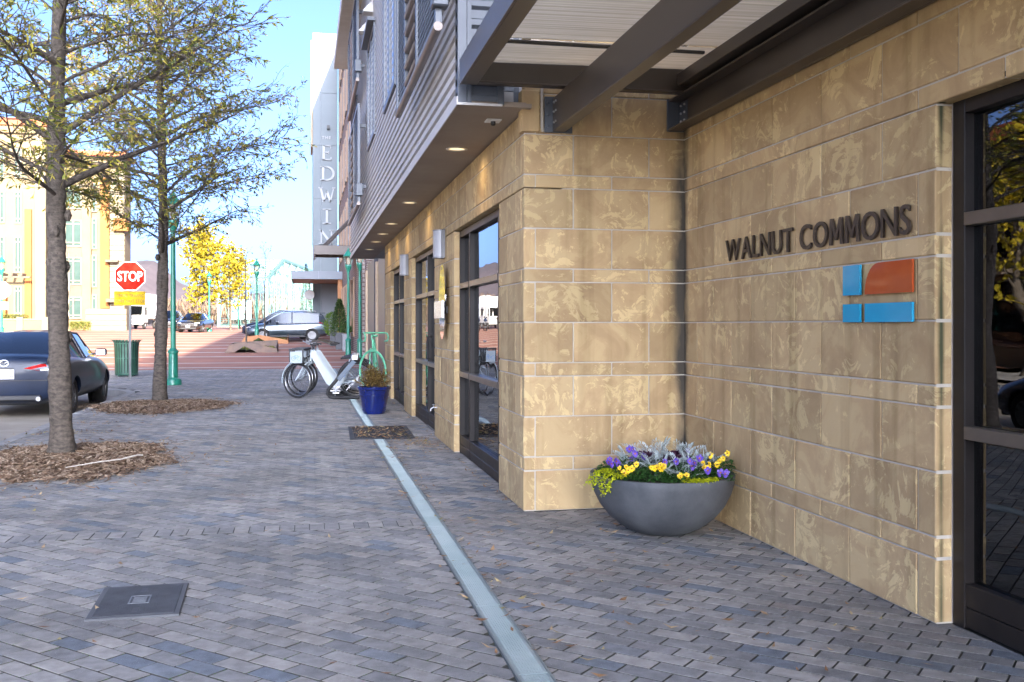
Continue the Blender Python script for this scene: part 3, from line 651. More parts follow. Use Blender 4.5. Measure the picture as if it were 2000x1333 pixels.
# sconces
def sconce(y, label):
    s = tag(empty('wall_sconce', (1.617, y, 2.19)), label, 'wall light', 'sconces on the stone piers')
    MB().bbox((-.045, -.10, 0), (0, .10, .335), .004).build('back_box', M('sconce_metal', (.15, .155, .165), (.2, .205, .215), rough=.4, metal=.4), s)
    mb = MB(); pts = [(-.046 - .085 * math.sin(a), .085 * math.cos(a), .012) for a in [R(k * 12) for k in range(16)]]; mb.prism(pts, (0, 0, .31)); mb.build('shade', M('sconce_shade', (.30, .305, .32), (.36, .365, .38), rough=.35), s, smooth=50)
    for z in (.0, .318): mb = MB(); mb.prism([(p[0] * 1.04, p[1] * 1.04, z) for p in pts], (0, 0, .014)); mb.build('band', MATS['sconce_metal'], s, smooth=50)
sconce(11.66, 'grey half-round wall sconce above the oval hanging sign'); sconce(15.83, 'grey half-round wall sconce between the glass door and the farther window')
# oval board sign
ov = tag(empty('oval_sign', (1.57, 11.42, 1.24)), 'tall mirror-bright oval metal sign with square nameplate on stone pier', 'sign')
pts = [(0, .42 * math.cos(a) * .62, .432 + .432 * math.sin(a)) for a in [R(k * 10) for k in range(36)]]
mir = M('polished_sign_metal', (.62, .62, .64), (.72, .72, .74), rough=.06, metal=1)
MB().prism([(p[0] - .012, p[1], p[2]) for p in pts], (.012, 0, 0)).build('oval_board', mir, ov)
MB().bbox((-.06, -.33, .24), (-.03, .33, .44), .003).build('name_plate', M('name_plate_metal', (.6, .6, .62), rough=.25, metal=.6), ov)
MB().box((-.03, -.1, .3), (.047, .1, .38)).build('bracket', BLACK, ov); MB().lathe([(.02, 0), (.02, .004)], (-.016, 0, .82), 10, axis='x').build('rivet', BLACK, ov)
# hose bib
hb = tag(empty('hose_bib', (1.617, 12.3, .38)), 'small chrome hose tap low on the stone pier by the door', 'tap')
hb.scale = (.6, .6, .6)
MB().lathe([(.035, 0), (.035, .01), (.02, .014)], n=14, axis='x', mat=Matrix.Rotation(math.pi, 4, 'Z')).build('flange', CHROME, hb, smooth=True)
MB().tube([(0, 0, 0), (-.09, 0, 0), (-.13, 0, -.03), (-.135, 0, -.07)], [.010, .012, .013, .014], 10).build('spout', CHROME, hb, smooth=True)
MB().tube([(-.07, 0, .012), (-.07, 0, .05)], .007, 8).lathe([(.03, .05), (.034, .058), (.03, .066)], (-.07, 0, 0), 12).build('valve_wheel', CHROME, hb, smooth=True)
# door mat
mt = tag(empty('door_mat', (.97, 13.08, 0), R(-1.5)), 'black ribbed door mat scattered with dry leaves', 'mat')
MB().bbox((-.40, -.76, .001), (.40, .76, .012), .004).build('border', M('mat_rubber', (.03, .032, .036), (.05, .052, .056), rough=.7), mt)
mb = MB()
for k in range(34): mb.box((-.34 + k * .02, -.68, .012), (-.328 + k * .02, .68, .017))
mb.build('ribbed_field', M('mat_carpet', (.012, .013, .014), (.022, .024, .024), rough=.95), mt)

# ------------------------------------------------------------------ bowl planter and its flowers
BX, BY = 2.375, 6.40
bw = tag(empty('bowl_planter', (BX, BY, 0)), 'round charcoal bowl planter full of winter flowers in wall corner', 'planter')
prof = [(.0, .002), (.13, .002), (.19, .012), (.27, .05), (.355, .115), (.42, .195), (.462, .28), (.482, .35), (.488, .398), (.484, .404), (.462, .404), (.455, .395), (.44, .33)]
mb = MB(); mb.lathe(prof[1:], n=64); mb.build('bowl', M('charcoal_concrete', (.045, .049, .053), (.105, .11, .115), scale=3.2, rough=.62, bump=.3, bscale=260, rvar=.1), bw, smooth=45)
MB().lathe([(.447, .352), (.43, .365), (.2, .375), (.01, .378)], n=32).build('soil', M('potting_soil', (.02, .015, .01), (.045, .035, .025), scale=30, rough=1), bw)
rg = random.Random(11)
LEAFG = tone_mat('viola_leaf', [(0, (.025, .085, .018)), (.6, (.05, .15, .03)), (1, (.10, .22, .045))], .5, False, fine=60, bump=0, transl=.2)
SILV = tone_mat('silver_leaf', [(0, (.40, .47, .46)), (1, (.58, .65, .63))], .8, False, fine=60, bump=.2)
LIME = tone_mat('lime_leaf', [(0, (.36, .42, .01)), (1, (.55, .58, .02))], .5, False, fine=60, bump=0, transl=.2)
KALE = tone_mat('kale_leaf', [(0, (.045, .012, .03)), (.55, (.085, .018, .055)), (.8, (.05, .06, .025)), (1, (.04, .09, .025))], .6, False, fine=80, bump=.3)
YEL = M('yellow_petal', (.72, .46, .01), (.85, .60, .015), scale=40, rough=.5); VIO = M('violet_petal', (.07, .035, .28), (.14, .07, .42), scale=40, rough=.5); ORN = M('flower_eye', (.45, .12, .005), (.12, .02, .01), scale=60, rough=.6)
def leaf(mb, p, d, L, W, up=Vector((0, 0, 1)), droop=.25, seg=2):
    """small folded leaf along d"""
    d = Vector(d).normalized(); s = d.cross(up)
    if s.length < 1e-3: s = Vector((1, 0, 0))
    s.normalize(); nrm = s.cross(d); p = Vector(p)
    m = p + d * L * .5 + nrm * L * .06; e = p + d * L - nrm * L * droop
    i = len(mb.v); mb.v += [tuple(p), tuple(m + s * W + nrm * W * .3), tuple(m - s * W + nrm * W * .3), tuple(e), tuple(m)]
    mb.face([i, i + 4, i + 1]); mb.face([i, i + 2, i + 4]); mb.face([i + 4, i + 3, i + 1]); mb.face([i + 4, i + 2, i + 3])
def flower_mesh(mat, r):
    mb = MB(); mb.cur = 0
    for a, rr, w in ((90, 1, .62), (155, .95, .6), (25, .95, .6), (215, .85, .5), (270, 1.05, .72), (325, .85, .5)):
        c, s = math.cos(R(a)), math.sin(R(a)); i = len(mb.v)
        for k in range(7):
            b = math.pi * k / 6; t = .15 + .85 * math.sin(b / 2 * 2) if 0 else 0
        pts = [(0, 0, .0)] + [(c * r * rr * q - s * r * w * v, s * r * rr * q + c * r * w * v, r * .25 * q * q) for q, v in ((.35, -.5), (.75, -.62), (1.0, -.25), (1.02, .2), (.75, .62), (.35, .5))]
        mb.v += pts
        for k in range(1, 6): mb.face([i, i + k, i + k + 1])
    mb.cur = 1; i = len(mb.v); mb.v += [(r * .26 * math.cos(R(k * 60)), r * .26 * math.sin(R(k * 60)), r * .14) for k in range(6)]; mb.face(list(range(i, i + 6)))
    return mb.mesh('flower', [mat, ORN])
FY, FV = flower_mesh(YEL, .021), flower_mesh(VIO, .024)
FY.name = 'flower'; FV.name = 'flower'
def viola(x, y, label, nleaf, flowers, fm, spread=.085, hgt=.09):
    z0 = .375; p = tag(empty('viola_plant', (BX + x, BY + y, z0)), label, 'flower', 'violas in the bowl planter'); mb = MB()
    for k in range(int(nleaf * 1.7)):
        a = rg.uniform(0, 6.28); q = spread * math.sqrt(rg.random()); zz = rg.uniform(.01, hgt) * (1 - .5 * (q / spread) ** 2)
        mb.t = rg.random() * (.4 + .6 * zz / hgt); leaf(mb, (q * math.cos(a), q * math.sin(a), zz), (math.cos(a + rg.uniform(-1, 1)), math.sin(a + rg.uniform(-1, 1)), rg.uniform(-.1, .8)), rg.uniform(.026, .042), rg.uniform(.009, .014))
    mb.build('foliage', LEAFG, p, tone=True)
    for k in range(flowers):
        a = rg.uniform(3.4, 5.9) if rg.random() < .75 else rg.uniform(0, 6.28); q = spread * rg.uniform(.3, 1.05); o = link('flower', fm, p)
        o.location = (q * math.cos(a), q * math.sin(a), hgt * rg.uniform(.75, 1.2)); o.scale = [rg.uniform(.8, 1.15)] * 3
        o.rotation_euler = (R(rg.uniform(50, 85)), R(rg.uniform(-15, 15)), R(rg.uniform(-40, 25)))
VL = [(-.36, -.05, 'violet viola clump at the left rim of the bowl', 90, 5, FV, .10, .13), (-.20, .0, 'tall violet viola behind the yellow ones on the bowl\'s left side', 80, 4, FV, .09, .17), (-.33, -.20, 'yellow viola clump next to the trailing lime plant at left', 90, 6, FY, .09, .09),
      (-.17, -.25, 'yellow viola clump left of the front silver leaves', 110, 8, FY, .11, .11), (-.06, -.22, 'dark violet viola squeezed between yellow violas and silver leaves', 70, 3, FV, .07, .12), (-.03, -.36, 'low yellow and orange viola at the front rim of the bowl', 80, 3, FY, .10, .055),
      (.10, -.25, 'violet viola at the middle of the bowl under the dark kale', 100, 5, FV, .10, .13), (.27, -.17, 'yellow viola clump right of the bowl\'s middle', 90, 5, FY, .09, .11), (.26, -.30, 'violet viola low at the right front rim of the bowl', 90, 4, FV, .10, .07),
      (.40, -.05, 'leggy yellow viola reaching over the right rim of the bowl', 100, 4, FY, .09, .14), (.12, -.37, 'leafy green viola without blooms behind the front lime trailer', 70, 0, FY, .08, .05), (.0, .15, 'green viola leaves at the bowl\'s back centre', 120, 0, FY, .16, .1), (.25, .12, 'violet viola half hidden at the bowl\'s back right', 90, 3, FV, .13, .12), (-.25, .2, 'violet viola half hidden at the bowl\'s back left', 90, 2, FV, .12, .1)]
for v in VL: viola(*v)
def dusty(x, y, h, label, n=15):
    p = tag(empty('dusty_miller', (BX + x, BY + y, .37)), label, 'plant', 'silver plants in the bowl planter'); mb = MB()
    for k in range(n):
        a = k * 2.4 + rg.uniform(-.3, .3); el = rg.uniform(.5, 1.35); L = h * rg.uniform(.75, 1.05); d = Vector((math.cos(a) * math.cos(el), math.sin(a) * math.cos(el), math.sin(el)))
        base = Vector((math.cos(a) * .02, math.sin(a) * .02, rg.uniform(0, h * .25))); side = d.cross(Vector((0, 0, 1))).normalized(); mb.t = rg.random()
        pts = [base + d * L * t - Vector((0, 0, 1)) * (L * .25 * t ** 3) for t in (0, .25, .5, .75, 1)]; mb.tube(pts, [.0035, .0032, .0028, .0022, .001], 4, False)
        for t in (.35, .5, .63, .75, .86, .95):
            q = base + d * L * t - Vector((0, 0, 1)) * (L * .25 * t ** 3)
            for s in (-1, 1):
                ll = L * .26 * (1.25 - t * .7); dd = (side * s + d * .75).normalized(); leaf(mb, q, dd, ll, .0048, droop=.12)
                leaf(mb, q + dd * ll * .45, (dd + d * .8).normalized(), ll * .5, .004, droop=.1); leaf(mb, q + dd * ll * .45, (dd - d * .5).normalized(), ll * .42, .0035, droop=.1)
        leaf(mb, pts[-1], d, L * .16, .005)
    mb.build('silver_foliage', SILV, p, tone=True)
for a in [(-.17, .10, .24, 'silver dusty miller at the back left, above the violet flowers'), (-.06, -.10, .22, 'silver dusty miller left of centre in front of the dark kale'), (.06, -.20, .19, 'silver dusty miller at the front middle of the bowl'), (.20, -.04, .24, 'tall silver dusty miller right of the dark kale'), (.33, .06, .19, 'silver dusty miller at the back right near the sign wall'), (.03, .22, .27, 'silver dusty miller peeking out at the very back centre'), (.21, .24, .24, 'silver dusty miller in the back corner against the pier')]: dusty(*a)
def kale(x, y, label):
    p = tag(empty('ornamental_kale', (BX + x, BY + y, .40)), label, 'plant', 'dark kale in the bowl planter'); mb = MB()
    for ring, (n, r, el) in enumerate([(9, .10, .35), (8, .075, .75), (6, .05, 1.1), (4, .03, 1.35)]):
        for k in range(n):
            a = k * 6.283 / n + ring * .4; d = Vector((math.cos(a) * math.cos(el), math.sin(a) * math.cos(el), math.sin(el))); s = Vector((-math.sin(a), math.cos(a), 0)); mb.t = (rg.uniform(.65, 1) if ring == 0 else rg.uniform(0, .6)); i = len(mb.v); m = 7
            mb.v.append((0, 0, .03 + ring * .012))
            for j in range(m):
                t = j / (m - 1) * 2 - 1; q = d * r * (1.15 - .35 * t * t) + s * t * r * .62 + Vector((0, 0, .05 + ring * .012 + rg.uniform(-.008, .012))); mb.v.append(tuple(q))
            for j in range(m - 1): mb.face([i, i + 1 + j, i + 2 + j])
    mb.build('frilled_leaves', KALE, p, tone=True)
kale(.07, -.01, 'large purple ornamental kale in the middle of the bowl'); kale(-.07, .13, 'purple ornamental kale left behind the silver leaves'); kale(.17, .15, 'purple ornamental kale at the back right of the bowl')
def jenny(strands, label):
    p = tag(empty('creeping_jenny', (BX, BY, .40)), label, 'plant', 'lime trailing plants in the bowl planter')
    for st in strands:
        mb = MB()
        for k in range(len(st) - 1):
            a, b = Vector(st[k]), Vector(st[k + 1]); n = max(2, int((b - a).length / .005))
            for j in range(n):
                q = a.lerp(b, j / n)
                for s in range(2): mb.t = rg.random(); leaf(mb, q + Vector((rg.uniform(-.012, .012), rg.uniform(-.012, .012), rg.uniform(-.004, .008))), (rg.uniform(-1, 1), rg.uniform(-1.2, .4), rg.uniform(-.4, .7)), rg.uniform(.018, .028), rg.uniform(.008, .012))
        mb.build('trailing_stem', LIME, p, tone=True)
jenny([[(-.38, -.2, .03), (-.44, -.2, .03), (-.485, -.2, 0), (-.487, -.2, -.06), (-.475, -.2, -.11)], [(-.36, -.12, .04), (-.46, -.14, .05), (-.5, -.15, .0), (-.53, -.15, -.06)], [(-.34, -.26, .03), (-.42, -.28, .03), (-.46, -.27, -.03), (-.47, -.26, -.08)], [(-.4, -.1, .05), (-.5, -.1, .03), (-.56, -.1, -.05)]], 'lime green creeping plant trailing over the bowl\'s left rim')
jenny([[(-.02, -.44, .005), (.08, -.455, .008), (.18, -.43, .008)], [(.0, -.42, .01), (.12, -.44, .012), (.22, -.40, .012)], [(.05, -.46, .0), (.16, -.44, .002), (.24, -.4, .008)]], 'lime green creeping plant along the front rim of the bowl')

# ------------------------------------------------------------------ blue pot with dry shrub
bp_ = tag(empty('blue_pot', (1.09, 15.95, 0)), 'glossy cobalt blue flower pot on the pavement before the door', 'pot')
MB().lathe([(.165, 0), (.172, .012), (.182, .05), (.187, .052), (.189, .07), (.186, .073), (.222, .26), (.226, .262), (.23, .285), (.234, .287), (.236, .31), (.233, .314), (.245, .375), (.262, .385), (.268, .40), (.268, .425), (.26, .433), (.24, .43), (.232, .38)], n=40).build('pot', M('cobalt_glaze', (.002, .008, .075), (.003, .011, .105), scale=3, rough=.12, coat=.8), bp_, smooth=35)
MB().lathe([(.238, .385), (.02, .40)], n=20).build('soil', MATS['potting_soil'], bp_)
sh = tag(empty('dry_shrub', (1.09, 15.95, .39)), 'dried brown shrub growing in the blue pot', 'plant'); mb = MB(); ml = MB()
for k in range(240):
    a = rg.uniform(0, 6.28); el = rg.uniform(.35, 1.5); L = rg.uniform(.18, .40) * (.75 + .25 * math.sin(el)); d = Vector((math.cos(a) * math.cos(el), math.sin(a) * math.cos(el), math.sin(el))); b0 = Vector((rg.uniform(-.06, .06), rg.uniform(-.06, .06), 0))
    mb.tube([b0, b0 + d * L * .5 + Vector((0, 0, .02)), b0 + d * L], [.004, .003, .001], 3, False)
    for j in range(16):
        t = rg.uniform(.35, 1.02); ml.t = rg.random(); leaf(ml, b0 + d * L * t, d + Vector((rg.uniform(-1, 1), rg.uniform(-1, 1), rg.uniform(-.6, .8))), rg.uniform(.025, .05), rg.uniform(.007, .013))
mb.build('stems', TWIG, sh); ml.build('foliage', tone_mat('dry_leaf', [(0, (.13, .075, .025)), (.5, (.24, .145, .04)), (.85, (.32, .21, .06)), (1, (.13, .15, .04))], .8, False, bump=0, transl=.15), sh, tone=True)

# ------------------------------------------------------------------ bicycles
def ring(mb, c, r, tr, ax, n=32, m=6):
    """torus of radius r about c with axis vector ax"""
    ax = Vector(ax).normalized(); u = ax.orthogonal().normalized(); v = ax.cross(u); c = Vector(c)
    mb.tube([c + (u * math.cos(2 * math.pi * k / n) + v * math.sin(2 * math.pi * k / n)) * r for k in range(n)], tr, m, closed=True)
def wheel(parent, c, r, ax, tyre, rim, spokes=18, tr=.022, hub=.03):
    w = link('wheel', None, parent); w.location = c; ax = Vector(ax).normalized()
    mb = MB(); ring(mb, (0, 0, 0), r - tr, tr, ax, 36, 8); mb.build('tyre', tyre, w, smooth=60)
    mb = MB(); ring(mb, (0, 0, 0), r - 2 * tr - .006, .009, ax, 36, 6); mb.build('rim', rim, w, smooth=60)
    mb = MB(); u = ax.orthogonal().normalized(); v = ax.cross(u)
    for k in range(spokes):
        a = 2 * math.pi * k / spokes; d = u * math.cos(a) + v * math.sin(a); a2 = a + .5 * (-1) ** k; d2 = u * math.cos(a2) + v * math.sin(a2); mb.tube([d2 * hub + ax * .02 * (-1) ** (k // 2), d * (r - 2 * tr - .008)], .0014, 3, False)
    mb.tube([ax * -.05, ax * .05], hub * .8, 10); mb.build('hub_and_spokes', CHROME, w); return w
SILVER = M('bike_silver_paint', (.33, .385, .41), (.38, .43, .455), scale=3, rough=.3, coat=.4); TXTB = M('blue_lettering', (.02, .18, .55), rough=.4)
def share_bike():
    b = empty('share_bike'); # local: +x to the rear, front at -x, side faces -y
    wheel(b, (1.10, 0, .345), .345, (0, 1, 0), RUBBER, CHROME); st = R(38)
    ax = Vector((math.sin(st), math.cos(st), 0)); wheel(b, (-.02, 0, .345), .345, ax, RUBBER, CHROME)
    mb = MB()                                       # big down tube + seat tube, flat sided
    def slab(pts, w): mb.prism([(x, -w, z) for x, z in pts], (0, 2 * w, 0))
    slab([(.20, .86), (.30, .90), (.66, .36), (.74, .30), (.80, .36), (.90, .60), (.96, .58), (.84, .27), (.78, .225), (.58, .225), (.52, .28)], .038)
    bm = bmesh.new(); me = mb.mesh('frame', SILVER); bm.from_mesh(me); bmesh.ops.bevel(bm, geom=[e for e in bm.edges], offset=.009, segments=2, affect='EDGES'); bm.to_mesh(me); bm.free(); smooth_mesh(me, 35); link('frame', me, b)
    mb = MB(); mb.tube([(.22, 0, .66), (.255, 0, .93)], .026, 10); mb.build('head_tube', SILVER, b, smooth=True)
    for s in (-1, 1): mb = MB(); mb.tube([(.78, s * .03, .27), (1.10, s * .07, .33), (.90, s * .03, .55)], .013, 8); mb.build('stay', SILVER, b, smooth=True)
    mb = MB(); side = ax
    for s in (-1, 1): mb.tube([Vector((.225, 0, .70)) + side * .05 * s, Vector((.13, 0, .62)) + side * .06 * s, Vector((-.02, 0, .345)) + side * .065 * s], [.018, .017, .012], 8)
    mb.tube([Vector((.225, 0, .70)) - side * .06, Vector((.225, 0, .70)) + side * .06], .02, 8); mb.build('fork', SILVER, b, smooth=True)
    mb = MB(); f = Vector((-math.cos(st), math.sin(st), 0))
    mb.tube([Vector((-.02, 0, .345)) + Vector((-f.x, -f.y, 0)) * (.37 * math.cos(a)) * -1 + Vector((0, 0, .37 * math.sin(a))) for a in [R(k) for k in range(-10, 110, 12)]], .016, 6); mb.build('front_mudguard', SILVER, b, smooth=True)
    mb = MB(); mb.tube([Vector((1.10 + .37 * math.cos(a), 0, .345 + .37 * math.sin(a))) for a in [R(k) for k in range(0, 170, 12)]], .018, 6); mb.build('rear_mudguard', BLACK, b, smooth=True)
    mb = MB(); mb.tube([(.255, 0, .93), (.235, 0, 1.04), (.20, 0, 1.06)], .016, 8)
    for s in (-1, 1): mb.tube([Vector((.20, 0, 1.06)), Vector((.17, 0, 1.09)) + side * .12 * s, Vector((.25, 0, 1.10)) + side * .27 * s, Vector((.40, 0, 1.04)) + side * .31 * s], .013, 8)
    mb.build('handlebar', CHROME, b, smooth=True)
    for s in (-1, 1):
        q = Vector((.40, 0, 1.04)) + side * .31 * s; MB().tube([q, q + Vector((.12, 0, -.02))], .018, 8).build('grip', BLACK, b, smooth=True)
        q = Vector((.33, 0, 1.06)) + side * .30 * s; MB().tube([q, q + Vector((.10, 0, -.045))], .007, 6).build('brake_lever', CHROME, b)
    k = link('basket', None, b); k.location = (.02, 0, .80); k.rotation_euler.z = -R(14)
    mb = MB(); mb.box((-.16, -.17, -.03), (.10, .17, -.015)); mb.box((-.17, -.18, .12), (-.14, .18, .15)); mb.box((.09, -.18, .12), (.12, .18, .15)); mb.box((-.14, -.18, .12), (.09, -.155, .15)); mb.box((-.14, .155, .12), (.09, .18, .15))
    for x in (-.15, .1):
        for y in (-.17, .17): mb.box((x - .012, y - .012, -.1), (x + .012, y + .012, .13))
    for j in range(7): mb.box((-.165, -.16 + j * .053, -.02), (-.158, -.15 + j * .053, .12))
    mb.build('rack', BLACK, k)
    MB().bbox((-.14, -.19, -.12), (.09, -.184, .10), .002).build('side_panel', SILVER, k); MB().bbox((-.14, .184, -.12), (.09, .19, .10), .002).build('side_panel', SILVER, k)
    mb = MB(); ring(mb, (-.075, -.1915, -.03), .036, .003, (0, 1, 0), 18, 4); ring(mb, (.03, -.1915, -.03), .036, .003, (0, 1, 0), 18, 4)
    for a, c in (((-.075, -.03), (-.03, -.03)), ((-.03, -.03), (-.045, .03)), ((-.045, .03), (.01, .03)), ((.01, .03), (.03, -.03)), ((-.03, -.03), (.01, .03)), ((-.075, -.03), (-.045, .03))): mb.tube([(a[0], -.1915, a[1]), (c[0], -.1915, c[1])], .0025, 4)
    mb.build('bicycle_emblem', TXTB, k)
    mb = MB(); mb.tube([(.93, 0, .58), (.97, 0, .74)], .014, 8); mb.build('seat_post', CHROME, b)
    mb = MB(); i0 = 0
    prof = [(-.16, .018, .018), (-.10, .026, .022), (-.02, .045, .028), (.05, .085, .032), (.10, .095, .034), (.135, .07, .026)]
    rings = []
    for x, w, h in prof:
        i = len(mb.v); rings.append(i); mb.v += [(x + .95, w * math.cos(a), .765 + h * math.sin(a) * (1 if math.sin(a) > 0 else .9) + (x + .1) * .12) for a in [2 * math.pi * q / 10 for q in range(10)]]
    for a, c in zip(rings, rings[1:]):
        for q in range(10): mb.face([a + q, a + (q + 1) % 10, c + (q + 1) % 10, c + q])
    mb.face([rings[0] + q for q in range(10)]); mb.face([rings[-1] + q for q in range(10)]); mb.build('saddle', BLACK, b, smooth=60)
    mb = MB(); mb.lathe([(.09, -.006), (.095, 0), (.09, .006)], (.72, .06, .27), 20, axis='y'); mb.tube([(.72, .08, .27), (.66, .09, .13)], .011, 6); mb.tube([(.72, -.07, .27), (.70, -.08, .11)], .011, 6); mb.box((.64, -.16, .09), (.76, -.08, .11)); mb.box((.60, .09, .12), (.72, .17, .14)); mb.build('cranks', CHROME, b)
    t = text_mesh('BIKE', .075, .001, 0, 'CENTER'); t.materials.append(TXTB); o = link('lettering', t, b); o.location = (.895, -.041, .455); o.rotation_euler = (R(90), R(-66), 0)
    mb = MB(); mb.tube([(.70, -.05, .24), (.68, -.12, .015)], .008, 6); mb.build('kickstand', CHROME, b); return b
sb = share_bike(); tag(sb, 'silver share bike with front basket, nearest in the dock', 'bicycle', 'docked share bikes'); sb.location = (-.10, 19.55, 0)
for (x, y), lab in zip([(-.05, 20.25), (0.02, 20.95)], ['middle silver share bike in the dock between two others', 'farthest silver share bike in the dock near the lamp posts']):
    c = copy_tree(sb); c.location = (x, y, 0); c['label'] = lab
    if y < 20.5: c.rotation_euler.z = R(2)
# docks
def dock(x, y, label):
    d = tag(empty('bike_dock', (x, y, 0)), label, 'bike dock', 'docks holding the share bikes')
    mb = MB(); pts = [(.62, 0, .035), (.16, 0, .035), (.075, 0, .055), (.03, 0, .11), (.045, 0, .18), (.10, 0, .25), (.56, 0, .78)]; mb.tube([(p[0], 0, p[2]) for p in pts], .033, 10); mb.build('tube_frame', RUBBER, d, smooth=60)
    mb = MB(); mb.prism([(.20, -.06, .40), (.50, -.06, .755), (.56, -.06, .70), (.26, -.06, .345)], (0, .12, 0)); mb.build('dock_panel', M('dock_blue_panel', (.03, .06, .10), (.045, .085, .13), rough=.3), d)
    MB().bbox((.47, -.07, .74), (.60, .07, .84), .015).build('lock_head', CHROME, d)
dock(.40, 19.1, 'black tube dock with dark panel in front of the nearest share bike'); dock(.45, 19.85, 'black tube dock between the near and middle share bikes'); dock(.50, 20.6, 'black tube dock between the middle and far share bikes')
# green display bicycle
gb = tag(empty('green_bicycle', (1.17, 17.5, .22), R(-97)), 'old bicycle painted all mint green mounted behind the blue pot', 'bicycle')
MINT = M('mint_green_paint', (.10, .40, .23), (.14, .48, .29), scale=5, rough=.45)
for c, ga in (((0, 0, .385), 42), ((-1.0, 0, .385), 0)): wheel(gb, c, .375, (-math.sin(R(ga)), math.cos(R(ga)), 0), MINT, MINT, 20, .014)
mb = MB(); BB, HT, HB, ST, RH = (-.56, 0, .32), (-.14, 0, .92), (-.11, 0, .80), (-.70, 0, .90), (-1.0, 0, .385)
for a, b, r in ((BB, HB, .016), (HT, ST, .015), (BB, ST, .016), (HT, HB, .02)): mb.tube([a, b], r, 8)
for s in (-.05, .05): mb.tube([BB, (RH[0], s, RH[2])], .009, 6); mb.tube([ST, (RH[0], s, RH[2])], .008, 6); mb.tube([(-.11, s * .8, .78), (-.06, s, .6), (0, s, .385)], .012, 6)
mb.build('frame', MINT, gb, smooth=True)
mb = MB(); mb.tube([HT, (-.15, 0, 1.0), (-.08, 0, 1.05)], .014, 8)
for s in (-1, 1): mb.tube([(-.08, 0, 1.05), (-.07, s * .2, 1.05), (.01, s * .22, 1.04), (.06, s * .22, .98), (.03, s * .22, .91), (-.08, s * .22, .90)], .014, 8)
hb_ = mb.build('drop_handlebar', MINT, gb, smooth=True); hb_.data.transform(Matrix.Translation((-.1, 0, 0)) @ Matrix.Rotation(R(30), 4, 'Z') @ Matrix.Translation((.1, 0, 0)))
MB().bbox((-.85, -.06, .97), (-.6, .06, 1.01), .02).build('saddle', MINT, gb); MB().tube([ST, (-.72, 0, .98)], .012, 8).build('seat_post', MINT, gb)
mb = MB(); mb.box((-.03, -.03, -.22), (.03, .03, .02)); mb.box((-1.03, -.03, -.22), (-.97, .03, .02)); mb.box((-1.03, -.06, -.22), (.03, .06, -.2)); mb.build('stand', MINT, gb)
MB().lathe([(.09, -.004), (.09, .004)], (-.56, -.04, .32), 20, axis='y').build('chainring', MINT, gb)

# ------------------------------------------------------------------ lamp posts
LG = glassmat('lantern_glass', (.95, .9, .82), .9, 1.35, .15); GLOBE = M('lantern_globe', (.72, .68, .60), (.78, .74, .66), rough=.3)
def lamp():
    l = empty('lamp_post')
    MB().lathe([(.19, 0), (.19, .10), (.17, .14), (.115, .17), (.115, .20), (.11, .22), (.105, .74), (.125, .76), (.125, .80), (.09, .84), (.065, .87)], n=20).build('base', GREEN, l, smooth=30)
    MB().lathe([(.062, .87), (.06, 2.4), (.05, 3.56), (.05, 3.6)], n=16).build('shaft', GREEN, l, smooth=40)
    MB().lathe([(.052, 3.58), (.07, 3.60), (.075, 3.66), (.105, 3.72), (.135, 3.80), (.14, 3.86), (.13, 3.90)], n=18).build('capital', GREEN, l, smooth=35)
    la = link('lantern', None, l); la.location = (0, 0, 3.90)
    MB().lathe([(.125, 0), (.16, .2), (.185, .33)], n=8).build('glass', LG, la); MB().lathe([(.03, 0), (.06, .05), (.075, .15), (.06, .25), (.02, .3)], n=14).build('globe', GLOBE, la, smooth=True)
    mb = MB()
    for k in range(8): a = 2 * math.pi * (k + .0) / 8; mb.tube([(.128 * math.cos(a), .128 * math.sin(a), 0), (.188 * math.cos(a), .188 * math.sin(a), .335)], .006, 4)
    mb.build('ribs', GREEN, la); MB().lathe([(.215, .33), (.22, .345), (.20, .37), (.15, .43), (.135, .47), (.10, .52), (.06, .56), (.035, .60), (.03, .64), (.012, .70)], n=16).build('hood', GREEN, la, smooth=35)
    return l
lp = lamp(); lp.location = (-3.02, 24.6, 0); tag(lp, 'green lamp post behind the second street tree', 'lamp post', 'green street lamps')
for x, y, z, lab in ((-2.56, 56.6, G(56.6), 'green lamp post standing in the far angular planter'), (1.78, 41.5, 0, 'left-hand green lamp post of the close pair by conifer planters'), (2.18, 40.2, 0, 'right-hand green lamp post of the close pair by the brick building'), (-7.1, 79.3, G(79.3), 'small distant green lamp post among the yellow trees'), (-15.45, 56.3, G(56.3), 'green lamp post cut off by the photo\'s left edge')):
    c = copy_tree(lp); c.location = (x, y, z); c['label'] = lab
# white reflector straps on the post by the conifers
# ------------------------------------------------------------------ stop sign, trash can
ss = tag(empty('stop_sign', (-4.45, 27.5, 0)), 'red octagonal STOP sign with yellow cross traffic plate on a post', 'sign')
SRED = M('sign_red', (.36, .012, .007), (.42, .018, .01), scale=3, rough=.8, spec=.05); SYEL = M('sign_yellow', (.36, .235, .008), (.42, .28, .012), scale=4, rough=.8, spec=.05)
mb = MB(); mb.box((-.02, -.012, -.2), (.02, .012, 3.04)); mb.box((-.03, -.02, -.2), (-.02, .012, 3.04)); mb.box((.02, -.02, -.2), (.03, .012, 3.04)); mb.build('post', M('sign_post_steel', (.07, .075, .075), (.11, .115, .115), rough=.5, metal=.4), ss)
def octa(r, y): return [(r / math.cos(R(22.5)) * math.sin(R(22.5 + 45 * k)), y, 2.685 + r / math.cos(R(22.5)) * math.cos(R(22.5 + 45 * k))) for k in range(8)]
MB().prism(octa(.378, -.032), (0, .003, 0)).build('border', WHITE, ss); MB().prism(octa(.355, -.035), (0, .002, 0)).build('face', SRED, ss)
